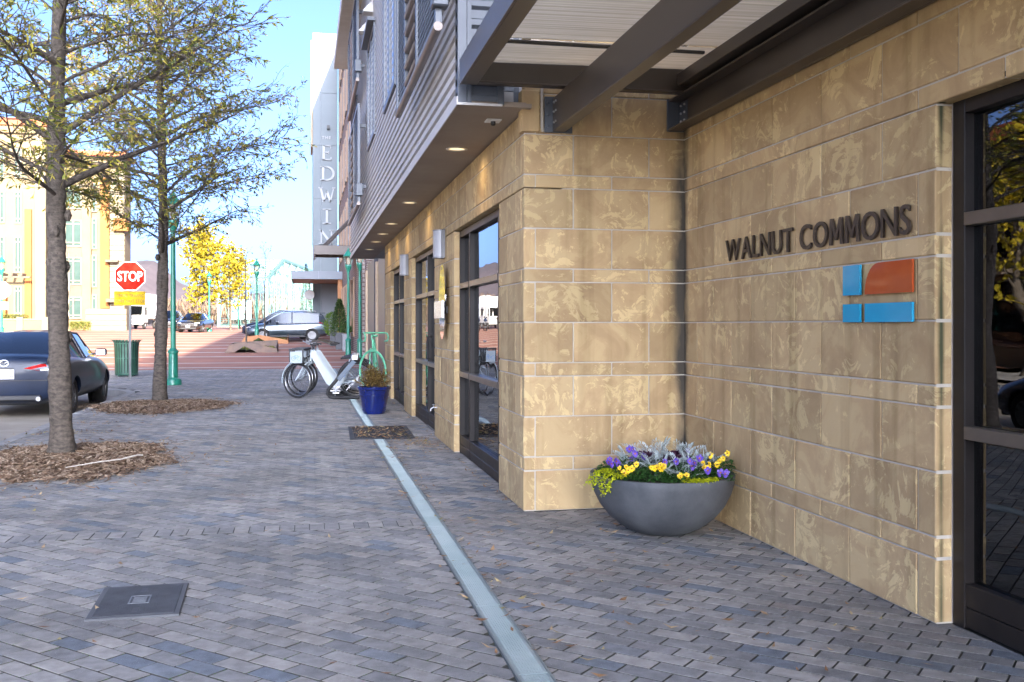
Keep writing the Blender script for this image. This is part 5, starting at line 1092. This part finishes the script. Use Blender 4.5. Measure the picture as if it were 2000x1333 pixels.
bed(-2.45, 11.0, 1.12, 1.55, 11000, 'brown bark mulch and leaves around the near street tree', 31); bed(-2.42, 18.1, 1.1, 1.55, 8000, 'brown bark mulch around the second street tree', 32)
mb = MB(); rg = random.Random(77); LV = tone_mat('fallen_leaf', [(0, (.16, .08, .035)), (.4, (.32, .18, .08)), (.8, (.5, .36, .2)), (1, (.3, .26, .09))], .8, False, bump=0)
def fallen(x, y, z=0.002, s=1):
    b = rg.uniform(0, 6.28); L = rg.uniform(.02, .042) * s; W = L * rg.uniform(.2, .34); d = Vector((math.cos(b), math.sin(b), rg.uniform(-.05, .25))); sd_ = Vector((-math.sin(b), math.cos(b), rg.uniform(-.3, .3))); p = Vector((x, y, z + .004)); mb.t = rg.random(); i = len(mb.v)
    cu = rg.uniform(.0, .35) * L; mb.v += [tuple(p - d * L + Vector((0, 0, cu))), tuple(p - sd_ * W), tuple(p + sd_ * W), tuple(p + d * L + Vector((0, 0, cu)))]; mb.face([i, i + 1, i + 2]); mb.face([i + 1, i + 3, i + 2])
for k in range(260): fallen(rg.uniform(-3.3, 1.5), rg.uniform(4, 28))
for k in range(150): y = rg.uniform(4, 12); fallen(rg.choice((.81, .99)) + rg.gauss(0, .03) + (rg.random() < .3) * rg.uniform(0, .3), y)
for k in range(90): fallen(rg.uniform(1.0, 2.8), rg.uniform(3.6, 7.2))
for k in range(170): fallen(1.40 + rg.gauss(0, .13), 11.6 + rg.gauss(0, .35), .003 + rg.random() * .02)
for k in range(230): fallen(rg.uniform(.62, 1.33), rg.uniform(12.35, 13.75), .018, 1.25)
for k in range(60): fallen(1.25 + rg.gauss(0, .2), 12.2 + rg.gauss(0, .2))
for k in range(90): fallen(1.58 + rg.gauss(0, .02), rg.uniform(7.3, 20))
for k in range(420): fallen(-3.75 + rg.gauss(0, .12), rg.uniform(8, 17.5), -.128)
for k in range(120): fallen(-3.0 + rg.gauss(0, .3), 13.9 + rg.gauss(0, .18)); 
for k in range(80): fallen(-3.0 + rg.gauss(0, .25), 15.2 + rg.gauss(0, .15))
for k in range(250): a = rg.uniform(0, 6.28); q = rg.uniform(1, 1.5); fallen(-2.45 + 1.2 * q * math.cos(a), 11 + 1.6 * q * math.sin(a))
tag(mb.build('fallen_leaves', LV, tone=True), 'dry brown leaves scattered over the pavers and gutter', 'leaves', kind='stuff')
sk = tag(empty('fallen_stick', (-1.85, 10.3, .05)), 'pale bare stick lying on the near mulch bed', 'stick'); MB().tube([(-.35, -.25, .01), (-.12, -.1, .03), (.08, .1, .03), (.2, .32, .04), (.24, .38, .03), (.22, .42, .02)], [.004, .006, .008, .009, .009, .007], 6).build('stick', M('pale_stick', (.5, .45, .38), (.6, .55, .48), rough=.8), sk, smooth=True)
# ------------------------------------------------------------------ angular steel planters on the plaza
CORT = M('weathered_shaded_steel', (.10, .075, .065), (.17, .11, .08), scale=3, rough=.6, metal=.2); CORT2 = M('rust_sunlit_steel', (.30, .13, .05), (.40, .19, .08), scale=3, rough=.7)  # one steel, two colours: near planter's shade and far planter's sun painted in
def angular(x, y, w, d, label, mat):
    z = G(y); p = tag(empty('angular_planter', (x, y, z)), label, 'planter', 'angular steel planters'); th = .025
    def side(pts, nm):
        mb = MB(); mb.prism(pts, (0, th, 0)); mb.build(nm, mat, p)
    side([(-w / 2, 0, -.05), (-w / 2 + .25, 0, .36), (-w * .1, 0, .45), (w / 2 - .05, 0, .18), (w / 2, 0, -.05), (w * .12, 0, -.02), (-w * .12, 0, .30), (-w * .3, 0, .02)], 'front_plate')
    side([(-w / 2 + .1, d, -.05), (-w / 2 + .3, d, .42), (w / 2 - .05, d, .52), (w / 2, d, -.05)], 'back_plate')
    mb = MB(); mb.prism([(w / 2, 0, -.05), (w / 2 - .05, 0, .18), (w / 2 - .05, d, .52), (w / 2, d, -.05)], (th, 0, 0)); mb.build('side_plate', mat, p); mb = MB(); mb.prism([(-w / 2, 0, -.05), (-w / 2 + .25, 0, .36), (-w / 2 + .3, d, .42), (-w / 2 + .1, d, -.05)], (-th, 0, 0)); mb.build('side_plate', mat, p)
    mb = MB(); rg = random.Random(int(y)); mb.t = .2; mb.poly([(-w / 2 + .1, .03, .12), (w / 2 - .05, .03, .1), (w / 2 - .05, d - .02, .16), (-w / 2 + .2, d - .02, .16)])
    for k in range(900): mb.t = rg.random(); blade(mb, Vector((rg.uniform(-w / 2 + .2, w / 2 - .15), rg.uniform(.05, d - .05), .12)), Vector((rg.uniform(-.6, .6), rg.uniform(-.6, .6), 1)), rg.uniform(.08, .2), .012, rg)
    tag(mb.build('ground_cover', tone_mat('planter_grass%d' % y, [(0, (.05, .06, .015)), (.6, (.12, .13, .02)), (1, (.25, .22, .05))], .8, False, bump=0), p, tone=True), kind='stuff')
angular(-2.35, 46.4, 2.3, 2.4, 'near angular steel planter with a bare young tree', CORT); angular(-2.1, 55.4, 2.5, 3.0, 'far angular rust-coloured planter with a lamp post in it', CORT2)
# ------------------------------------------------------------------ storefront next door and The Edwin
st_ = tag(empty('dark_storefront', (3, 28, 0)), 'dark framed storefront with brick piers past the stone building', 'building'); SO = Vector(st_.location)
DK = M('navy_metal_panel', (.035, .035, .05), (.05, .05, .068), rough=.4); EBR = brick_mat('brown_brick', (.16, .10, .075), (.11, .07, .055), (.30, .27, .24), .22, .085, .014, 'yz'); WOODT = M('pale_wood_trim', (.55, .40, .25), (.62, .47, .31), scale=6, rough=.6)
def sb_(nm, a, b, m): o = MB().bbox(a, b, .004).build(nm, m, st_); o.location = -SO; return o
sb_('wall', (2.52, 20.5, -.1), (3.0, 44, 3.6), DK)
for y, w in ((28.6, 2.6), (33.0, 3.4)): sb_('pilaster', (2.26, y, -.05), (2.54, y + w, 3.6), DK)
for y in (31.4, 36.6): sb_('wood_trim', (2.2, y, .0), (2.3, y + .22, 3.4), WOODT)
for a, b in ((31.7, 32.9), (24.8, 28.5)): sb_('pane', (2.46, a, .9), (2.47, b, 3.2), GLASS); sb_('brick_sill_wall', (2.36, a, -.05), (2.5, b, .86), EBR); sb_('sill', (2.30, a, .87), (2.5, b, .93), WOODT)
for y in (37.0, 39.6, 42.4): sb_('brick_pier', (2.25, y, -.05), (2.53, y + 1.1, 3.9), EBR)
for a in (38.0, 40.7): sb_('window_frame', (2.38, a + .02, .2), (2.48, a + .12, 3.5), M('brown_frame', (.25, .16, .1), rough=.5)); sb_('window_frame', (2.38, a + 1.55, .2), (2.48, a + 1.65, 3.5), MATS['brown_frame']); sb_('pane', (2.44, a + .12, .3), (2.45, a + 1.55, 3.5), GLASS); sb_('window_frame', (2.38, a + .12, 2.2), (2.48, a + 1.55, 2.28), MATS['brown_frame'])
sb_('fascia_box', (1.95, 20.6, 2.55), (2.5, 21.4, 3.0), SOFFIT); sb_('notice', (2.24, 36.95, 1.6), (2.248, 37.4, 2.3), WHITE)
ed = tag(empty('hotel_building', (4, 55, 0)), 'tall brick hotel with white corner tower lettered THE EDWIN', 'building'); EO = Vector(ed.location)
def eb(nm, a, b, m, bev=.01): o = MB().bbox(a, b, bev).build(nm, m, ed); o.location = -EO; return o
PAN = M('white_tower_panel', (.105, .137, .155), (.125, .157, .173), scale=.5, rough=.5); GREYP2 = M('pale_grey_panel', (.15, .17, .195), (.175, .195, .22), scale=.5, rough=.5)
eb('brick_block', (2.28, 44.2, -.1), (16, 68.2, 20.4), EBR)
for y in (46, 50, 54, 58, 62):
    for z in (1.0, 5.4, 9.2, 13.0, 16.6): eb('window', (2.2, y, z), (2.285, y + 2.2, z + 2.5), GLASS); eb('window_surround', (2.17, y - .14, z - .12), (2.26, y - .01, z + 2.6), MATS['brown_frame']); eb('window_surround', (2.17, y + 2.21, z - .12), (2.26, y + 2.34, z + 2.6), MATS['brown_frame'])
# tower of separate panels
tz = [0.6, 4.4, 7.0, 9.9, 13.5, 17.0, 21.02]
for z0, z1 in zip(tz, tz[1:]):
    for x0, x1 in ((.575, 1.10), (1.115, 2.17)): eb('tower_panel', (x0, 68.0, z0 + .008), (x1, 68.12, z1 - .008), PAN, .004)
eb('tower_core', (.60, 68.1, .5), (2.2, 71.5, 21.0), M('tower_joint', (.3, .32, .34), rough=.7)); eb('tower_side_panel', (.568, 68.02, 7.0), (.598, 71.5, 21.0), PAN)
eb('bronze_fin', (.44, 68.0, 13.37), (.56, 71.5, 20.5), M('bronze_fin', (.30, .22, .13), rough=.5))
LT = M('tower_letter', (.27, .29, .30), (.31, .33, .34), rough=.4)
def strokes(segs, x0, x1, z0, z1, w, nm='letter'):
    mb = MB(); X = lambda u: x0 + (x1 - x0) * u; Z = lambda v: z0 + (z1 - z0) * v
    for seg in segs:
        (a, b), (c, d), ww = seg; p, q = Vector((X(a), 0, Z(b))), Vector((X(c), 0, Z(d))); dv = (q - p).normalized(); s = Vector((dv.z, 0, -dv.x)) * (w * ww / 2)
        mb.prism([tuple(Vector((v.x, 67.9, v.z))) for v in (p + s, q + s, q - s, p - s)], (0, .098, 0))
    o = mb.build(nm, LT, ed); o.location = -EO
ser = lambda x, y, h=.16: ((x - h, y), (x + h, y), .55)
strokes([((.22, 0), (.22, 1), 1.3), ((.05, .035), (.95, .035), .6), ((.05, .965), (.92, .965), .6), ((.22, .52), (.7, .52), .6), ((.93, 0), (.93, .22), .5), ((.9, .78), (.9, 1), .5), ((.7, .42), (.7, .62), .5)], 1.14, 1.82, 12.49, 13.49, .12)
arc = [(.45 + .5 * math.sin(R(a)), .5 + .465 * math.cos(R(a))) for a in range(0, 181, 15)]
strokes([((.24, 0), (.24, 1), 1.2), ((.05, .035), (.48, .035), .6), ((.05, .965), (.48, .965), .6)] + [(p, q, .75 + .5 * math.sin(math.pi * (k + .5) / 12)) for k, (p, q) in enumerate(zip(arc, arc[1:]))], 1.01, 1.99, 11.12, 12.08, .12)
strokes([((.12, .97), (.32, .03), 1.2), ((.32, .03), (.5, .75), .7), ((.5, .75), (.70, .03), 1.2), ((.70, .03), (.9, .97), .7), ser(.12, .965, .12), ser(.9, .965, .1)], .94, 2.06, 9.67, 10.67, .12)
strokes([((.5, 0), (.5, 1), 1.3), ((.05, .035), (.95, .035), .6), ((.05, .965), (.95, .965), .6)], 1.18, 1.82, 8.22, 9.23, .12)
strokes([((.18, 0), (.18, 1), .75), ((.16, .97), (.82, .03), 1.3), ((.82, 0), (.82, 1), .75), ser(.18, .035, .16), ser(.82, .965, .16), ser(.1, .965, .08)], .94, 1.99, 6.84, 7.82, .12)
me = text_mesh('THE', .25, .03, .006, 'CENTER', sx=1.15, spacing=1.25); me.materials.append(LT); o = link('lettering', me, ed); o.location = Vector((1.46, 67.95, 13.92)) - EO; o.rotation_euler = (R(90), 0, 0)
eb('tower_light', (1.5, 67.7, 14.55), (1.68, 68, 14.8), BLACK)
# canopies
eb('steel_canopy_fascia', (.42, 43.6, 4.45), (2.3, 43.68, 4.85), STEEL); eb('steel_canopy_fascia', (.42, 43.68, 4.45), (.5, 47.5, 4.85), STEEL); eb('steel_canopy_deck', (.5, 43.68, 4.6), (2.28, 47.5, 4.7), SOFFIT); eb('steel_canopy_beam', (.5, 45.4, 4.45), (2.28, 45.5, 4.6), STEEL)
for y in (43.9, 45.3, 46.7): o = MB().tube([(.75, y, 4.8), (2.28, y, 6.4)], .04, 6).build('tie_rod', STEEL, ed); o.location = -EO
eb('porch_canopy', (-.75, 61, 4.18), (2.27, 61.12, 4.66), GREYP2); eb('porch_canopy', (.85, 61 - .012, 4.18), (.862, 61, 4.66), MATS['tower_joint']); eb('porch_canopy_side', (-.75, 61.12, 4.18), (-.65, 67.9, 4.66), GREYP2); eb('porch_soffit', (-.65, 61.12, 4.2), (2.27, 67.9, 4.3), M('cedar_soffit', (.34, .17, .08), (.42, .22, .11), scale=3, rough=.5, stretch=(1, 14, 1)))
eb('porch_column', (2.0, 61.3, .3), (2.27, 61.8, 4.2), CORT2); eb('porch_wall', (1.12, 67.6, .6), (2.27, 67.9, 4.19), GREYP2)
rd = tag(empty('round_sign', (.35, 66.5, 3.4)), 'small round white blade sign under the hotel porch canopy', 'sign'); MB().lathe([(.30, -.04), (.33, 0), (.30, .04)], n=24, axis='y').build('disc', WHITE, rd); MB().tube([(0, 0, .33), (0, 0, .82)], .02, 6).build('hanger', BLACK, rd)
# conifers in tall planters
PLM = M('dark_planter', (.05, .055, .065), (.075, .08, .09), rough=.5); PLG = M('grey_planter', (.20, .215, .23), (.25, .265, .28), rough=.5)
CON = tone_mat('conifer_leaf', [(0, (.018, .05, .014)), (.6, (.04, .085, .02)), (1, (.08, .12, .02))], .8, False, bump=0); LGR = tone_mat('bright_shrub_leaf', [(0, (.05, .12, .015)), (1, (.16, .26, .03))], .6, False, bump=0, transl=.2)
def cone_shrub(x, y, z, h, r, mat, label, n, seed, group, cone=True):
    rg = random.Random(seed); t = tag(empty('potted_shrub', (x, y, z)), label, 'shrub', group); mb = MB(); MB().tube([(0, 0, 0), (0, 0, h * .8)], .025, 6).build('stem', TWIG, t)
    for k in range(n):
        f = rg.random(); q = (r * (1 - f) ** .75 if cone else r * math.sqrt(max(0, 1 - (2 * f - 1) ** 2))) * rg.uniform(.55, 1.08); a = rg.uniform(0, 6.28); mb.t = rg.random(); blade(mb, Vector((q * math.cos(a), q * math.sin(a), .03 + f * h)), Vector((math.cos(a) * .6, math.sin(a) * .6, rg.uniform(.2, 1.2))), rg.uniform(.07, .16), .02, rg)
    mb.build('foliage', mat, t, tone=True)
for x, y, m, lab in ((1.68, 49.0, PLM, 'tall dark square planter holding the pointed conifer'), (1.95, 47.6, PLG, 'grey square planter nearest the green lamp post'), (1.5, 52.6, PLM, 'dark square planter holding the bright green shrub')):
    z = G(y); p = tag(empty('square_planter', (x, y, z)), lab, 'planter', 'square planters along the hotel'); MB().prism([(-.18, -.18, -.1), (.18, -.18, -.1), (.18, .18, -.1), (-.18, .18, -.1)], (0, 0, .85)).build('box', m, p); MB().box((-.2, -.2, .752), (.2, .2, .79)).build('rim', m, p)
cone_shrub(1.68, 49.0, G(49) + .79, 1.55, .42, CON, 'pointed dark green conifer in the tall dark planter', 1800, 3, 'potted shrubs along the hotel'); cone_shrub(1.95, 47.6, G(47.6) + .79, .3, .3, CON, 'low tufted plant in the grey planter by the lamp', 300, 4, 'potted shrubs along the hotel', False); cone_shrub(1.5, 52.6, G(52.6) + .4, 1.25, .5, LGR, 'bright green shrub between the conifer and the SUV', 1200, 5, 'potted shrubs along the hotel', False)

# ------------------------------------------------------------------ cream building at left
cr = tag(empty('cream_building', (-18, 85, 1)), 'cream and orange apartment building behind the street trees at left', 'building'); CRO = Vector(cr.location)
CREAM = M('cream_stucco', (.135, .10, .05), (.155, .118, .062), scale=.5, rough=.8); ORG = M('orange_stucco', (.20, .07, .012), (.23, .085, .017), scale=.6, rough=.8); TAU = M('taupe_panel', (.085, .065, .048), (.10, .078, .06), scale=.5, rough=.8); QUO = M('pale_limestone', (.15, .126, .08), (.175, .15, .10), scale=1, rough=.8); ROOF = M('terracotta_roof', (.28, .075, .025), (.33, .10, .04), scale=2, rough=.8); GFR = M('olive_window_frame', (.14, .12, .085), rough=.6)
GWIN = M('pale_green_pane', (.025, .05, .045), (.04, .07, .065), scale=.6, rough=.5, spec=.1)
def cb_(nm, a, b, m, bev=.02): o = MB().bbox(a, b, bev).build(nm, m, cr); o.location = -CRO; return o
def cwin(x0, x1, z0, z1, Y, cols=2, rows=(.15, .85)):
    w = link('window', None, cr); w.location = Vector((x0, Y, z0)) - CRO; W, H = x1 - x0, z1 - z0; MB().box((0.02, -.02, 0.02), (W - .02, .0, H - .02)).build('pane', GWIN, w); mb = MB(); f = .09
    for x in [0] + [W * k / cols - f / 2 for k in range(1, cols)] + [W - f]: mb.box((x, -.10, 0), (x + f, -.021, H))
    for z in [0, H - f] + [H * r - f / 2 for r in rows]: mb.box((f, -.095, z), (W - f, -.022, z + f))
    mb.build('frame', GFR, w)
cb_('main_wall', (-42, 88.0, .5), (-14.6, 90.6, 15.2), CREAM)
cb_('taupe_panel', (-19.5, 87.9, 2.0), (-17.95, 88, 12.3), TAU); cb_('cornice', (-20.2, 87.3, 14.7), (-14.5, 88, 15.3), CREAM); cb_('tile_roof', (-20.4, 87.0, 15.3), (-14.3, 90.9, 15.75), ROOF)
for z0, z1 in ((1.95, 3.77), (4.75, 7.04), (7.9, 10.1), (11.0, 13.0)): cwin(-19.3, -17.98, z0, z1, 87.88); cwin(-17.22, -16.82, z0 - .2, z1 + .2, 87.9, 1)
cb_('cream_pilaster', (-17.94, 87.6, 1.0), (-17.24, 88, 14.7), CREAM); cb_('orange_pilaster', (-16.5, 87.5, 2.8), (-15.8, 88, 13.6), ORG); z = 1.0
while z < 13.8:
    cb_('quoin_block', (-15.75, 87.45, z), (-14.6, 88, z + .42), QUO); z += .44
for k in range(4): cb_('base_block', (-17.6, 87.2, .9 + k * .47), (-14.4 + .0 * k, 88, .9 + k * .47 + .45), QUO)
cb_('bracket_shelf', (-16.0, 86.8, 6.6), (-15.0, 87.4, 6.8), TAU); cb_('bracket_shelf', (-15.9, 86.6, 3.3), (-14.6, 87.4, 3.6), TAU); cb_('curved_balcony', (-15.4, 86.9, 9.2), (-14.2, 87.5, 10.2), ORG)
NS = 84 / 74
def nb_(nm, a_, b_, m): return cb_(nm, nq(a_), nq(b_), m)
def nwin(x0, x1, z0, z1, Y, c): cwin(x0 * NS, x1 * NS, 1.4 + (z0 - 1.4) * NS, 1.4 + (z1 - 1.4) * NS, Y + 10, c)
def nq(v): return (v[0] * NS, v[1] + 10, .5 if v[2] <= .5 else 1.4 + (v[2] - 1.4) * NS)
nb_('near_wing', (-42, 74, .5), (-17.5, 77.99, 15.1), CREAM); nb_('near_roof', (-42, 73.5, 15.1), (-17.3, 78, 15.6), ROOF); nb_('near_cornice', (-42, 73.7, 14.6), (-17.4, 74, 15.1), CREAM)
nb_('orange_pilaster', (-18.8, 73.75, 1.6), (-18.36, 74, 9.4), ORG); nb_('orange_pilaster', (-21.6, 73.75, 1.6), (-20.9, 74, 9.4), ORG); nb_('corner_pier', (-18.1, 73.7, .8), (-17.45, 74, 14.6), QUO)
for z0, z1 in ((1.9, 4.1), (5.0, 7.5), (8.4, 10.6), (11.5, 13.6)): nwin(-19.5, -19.0, z0, z1, 73.98, 2); nwin(-20.7, -20.1, z0, z1, 73.98, 2); nwin(-23.4, -22.0, z0, z1, 73.98, 2)
for x in (-20.6, -20.0, -19.4, -18.8): nb_('trellis_beam', (x, 72.6, 4.75), (x + .12, 74, 4.95), TAU)
nb_('trellis_rail', (-20.9, 72.7, 4.6), (-18.2, 72.85, 4.74), TAU); nb_('porch_arch', (-20.6, 73.3, 1), (-19.9, 73.9, 3.6), ORG)
wl_ = tag(empty('garden_wall', (-19, 71, .8)), 'low pale stone garden wall before the cream building', 'wall')
for k in range(5):
    x = -23 + k * 1.55; MB().bbox((x - .2, -.2, -.3), (x + .2, .2, 1.15), .02).build('pier', QUO, wl_, loc=(19, 0, 0)); MB().bbox((x + .205, -.12, -.3), (x + 1.345, .12, .95), .02).build('panel', CREAM, wl_, loc=(19, 0, 0)); MB().bbox((x + .205, -.16, .955), (x + 1.345, .16, 1.05), .01).build('coping', QUO, wl_, loc=(19, 0, 0))
HEDGE = tone_mat('hedge_leaf', [(0, (.05, .07, .015)), (.6, (.11, .12, .02)), (1, (.2, .16, .04))], .7, False, bump=0)
def hedge(x, y, w, h, d, label, seed):
    rg = random.Random(seed); mb = MB(); z = G(y)
    for k in range(1400): mb.t = rg.random(); blade(mb, Vector((rg.uniform(-w / 2, w / 2), rg.uniform(-d / 2, d / 2), h * rg.random() ** .6)), Vector((rg.uniform(-1, 1), rg.uniform(-1, 1), rg.uniform(0, 1))), .12, .035, rg)
    t = tag(empty('clipped_hedge', (x, y, z)), label, 'hedge', 'clipped hedges at the cream building'); mb.build('foliage', HEDGE, t, tone=True)
hedge(-17.3, 84, 1.5, .7, .7, 'low clipped hedge right of the near tree trunk', 1); hedge(-19.2, 73.0, 1.6, 1.3, .6, 'hedge showing above the garden wall left of the near trunk', 2); hedge(-21.2, 73.0, 1.3, 1.35, .6, 'hedge above the garden wall at the photo\'s left edge', 3)
# building across the street, beyond the frame: seen mirrored in the glass
ac = tag(empty('orange_brick_building', (-24, 30, 0)), 'orange and cream building mirrored in the corner window', 'building'); AO = Vector(ac.location)
def ab(nm, a, b, m): o = MB().bbox(a, b, .02).build(nm, m, ac); o.location = -AO; return o
ab('wall', (-34, 20, -.1), (-20.5, 55, 9.0), CREAM); ab('cornice', (-20.5, 20, 8.6), (-20.1, 55, 9.2), ROOF)
for k in range(4):
    y = 20.6 + k * 8.4; ab('orange_bay', (-20.5, y, 3.6), (-19.9, y + 2.6, 8.4), ORG); ab('bay_base', (-20.5, y - .1, 0), (-19.8, y + 2.7, 3.6), QUO)
    for z in (4.0, 6.4): ab('bay_window', (-19.91, y + .5, z), (-19.87, y + 2.1, z + 1.7), MATS['upper_glass']); ab('window', (-20.52, y + 4.2, z), (-20.47, y + 6.2, z + 1.7), MATS['upper_glass'])
    ab('shop_window', (-20.52, y + 3.4, .6), (-20.47, y + 7.6, 3.0), MATS['upper_glass']); ab('awning', (-20.5, y + 3.0, 3.2), (-19.2, y + 7.9, 3.4), TAU)

# ------------------------------------------------------------------ truss bridge
br_ = tag(empty('truss_bridge', (-4.6, 130, G(130)), -R(8.5)), 'pale aqua steel truss footbridge in the distance', 'bridge'); AQ = M('aqua_bridge_paint', (.075, .165, .148), (.095, .19, .17), scale=.6, rough=.5); AQD = M('aqua_thin_bar_paint', (.08, .18, .17), (.11, .22, .20), scale=.8, rough=.6)  # second aqua tone is for the diagonals and handrails
def bar(mb, a, b, w): mb.tube([a, b], w, 4)
P = 6.0; NP = 16; Ht = 9.2
for sx, nm in ((0, 'right_truss'), (-6.0, 'left_truss')):
    t = link(nm, None, br_); t.location = (sx, 0, 0)
    mb = MB(); bar(mb, (0, 0, 0), (0, 0, 6.0), .28); bar(mb, (0, 0, 6.0), (0, 2 * P, Ht), .26); mb.build('end_post', AQ, t)
    mb = MB(); bar(mb, (0, 2 * P, Ht), (0, NP * P, Ht), .24); mb.build('top_chord', AQ, t); mb = MB(); bar(mb, (0, 0, .2), (0, NP * P, .2), .22); mb.build('bottom_chord', AQ, t)
    for k in range(1, NP): mb = MB(); h = 6.0 + (Ht - 6) * min(1, k / 2); bar(mb, (-.16, k * P, .2), (-.16, k * P, h), .07); bar(mb, (.16, k * P, .2), (.16, k * P, h), .07); [bar(mb, (-.16, k * P, z), (.16, k * P, z + .4), .03) for z in [.5 + q * .5 for q in range(int(h * 2) - 2)]]; mb.build('vertical', AQ, t)
    for k in range(0, NP - 1):
        mb = MB(); h0 = 6.0 + (Ht - 6) * min(1, k / 2); h1 = 6.0 + (Ht - 6) * min(1, (k + 1) / 2); bar(mb, (0, k * P, h0 - .2), (0, (k + 1) * P, .3), .06); bar(mb, (0, k * P, .3), (0, (k + 1) * P, h1 - .2), .05); mb.build('diagonal', AQD, t)
    mb = MB(); [bar(mb, (0, 0, z), (0, NP * P, z), .04) for z in (1.1, .8, .5)]; mb.build('handrail', AQD, t)
for k in range(2, NP):
    mb = MB(); bar(mb, (-6, k * P, Ht), (0, k * P, Ht), .14); bar(mb, (-6, k * P, Ht - 1.6), (0, k * P, Ht - 1.6), .10)
    for q in range(8): x = -6 + q * .75; bar(mb, (x, k * P, Ht - 1.6 if q % 2 else Ht), (x + .75, k * P, Ht if q % 2 else Ht - 1.6), .05)
    for s in (0, -6): d = -1 if s == 0 else 1; bar(mb, (s, k * P, Ht - 3.2), (s + d * 1.5, k * P, Ht - 1.6), .06)
    mb.build('portal_frame', AQ, br_)
for k in range(0, 2): mb = MB(); z = 6.0 + k * 1.6; bar(mb, (-6, k * P, z), (0, k * P, z), .12); mb.build('portal_strut', AQ, br_)
MB().box((-6.2, 0, -.1), (.2, NP * P, .1)).build('deck', M('bridge_deck', (.3, .24, .18), rough=.9), br_)
# ------------------------------------------------------------------ far hills and woods
def hill(name, label, pts, y, depth, mat, seed):
    mb = MB(); n = 120; rg = random.Random(seed); xs = [pts[0][0] + (pts[-1][0] - pts[0][0]) * k / n for k in range(n + 1)]
    def hh(x):
        for (a, b), (c, d) in zip(pts, pts[1:]):
            if x <= c: f = (x - a) / (c - a); f = f * f * (3 - 2 * f); return b + (d - b) * f
        return pts[-1][1]
    rows = []
    for r, (dy, f) in enumerate([(-depth, 0), (-depth * .66, .35), (-depth * .33, .72), (0, 1), (depth * .5, .6)]):
        rows.append(len(mb.v)); mb.v += [(x, y + dy + 12 * noise.noise(Vector((x * .02, r, seed))), hh(x) * f + (hh(x) * .10 * noise.noise(Vector((x * .05, r * 2.1, seed))) + hh(x) * .06 * noise.noise(Vector((x * .31, r * 3.3, seed)))) * (f > 0) - 2 * (f == 0)) for x in xs]
    for a, b in zip(rows, rows[1:]):
        for k in range(n): mb.face([a + k, a + k + 1, b + k + 1, b + k])
    return tag(mb.build(name, mat, smooth=80), kind='structure')
hill('hill', '', [(-520, 30), (-400, 46), (-300, 40), (-215, 44), (-150, 52), (-110, 46), (-80, 30), (-20, 24), (60, 26), (200, 30)], 760, 220, M('wooded_hill', (.055, .042, .05), (.085, .066, .072), scale=.05, rough=1, detail=10), 2)
rg = random.Random(99)
mb = MB()
for k in range(26000):
    x = rg.uniform(-75, 25); y = rg.uniform(225, 300); h = 5 + 3.5 * noise.noise(Vector((x * .09, y * .03, 0))); z = 1 + max(.3, h) * rg.random() ** .7; mb.t = rg.random(); blade(mb, Vector((x, y, z)), Vector((rg.uniform(-.4, .4), rg.uniform(-.4, .4), 1)), rg.uniform(.9, 2.0), rg.uniform(.10, .3), rg)
tag(mb.build('far_wood', tone_mat('winter_wood', [(0, (.07, .048, .04)), (.6, (.13, .092, .07)), (.9, (.17, .12, .075)), (1, (.17, .13, .04))], .9, False, bump=0), tone=True), 'hazy brown mass of bare woods beyond the bridge', 'woods', kind='stuff')
cone_shrub(.2, 100, G(100), 6.3, .75, CON, 'slim dark cypress standing in front of the bridge', 2600, 9, None); bpy.context.view_layer.update()
# rails beyond the plaza
rl = tag(empty('iron_railing', (-6, 112, G(112))), 'thin dark iron railing across the far side of the plaza', 'railing')
mb = MB(); mb.box((0, -.02, 1.02), (10, .02, 1.06)); mb.box((0, -.02, .12), (10, .02, .16)); mb.build('rail', BLACK, rl)
for k in range(51): MB().box((k * .2 - .01, -.01, .0), (k * .2 + .01, .01, 1.02)).build('baluster', BLACK, rl)
for i, (x, y) in enumerate([(-7.6, 92), (-7.3, 98), (-7.0, 104)]):
    b = tag(empty('banner', (x + 1.2, y, G(y))), ['nearest', 'middle', 'farthest'][i] + ' pale aqua banner post under the yellow trees', 'banner', 'aqua banners'); MB().tube([(0, 0, -.1), (0, 0, 3.0)], .04, 6).build('post', GREEN, b); MB().bbox((.05, -.02, .9), (.55, .02, 2.8), .005).build('cloth', M('aqua_cloth', (.30, .55, .62), rough=.8), b)
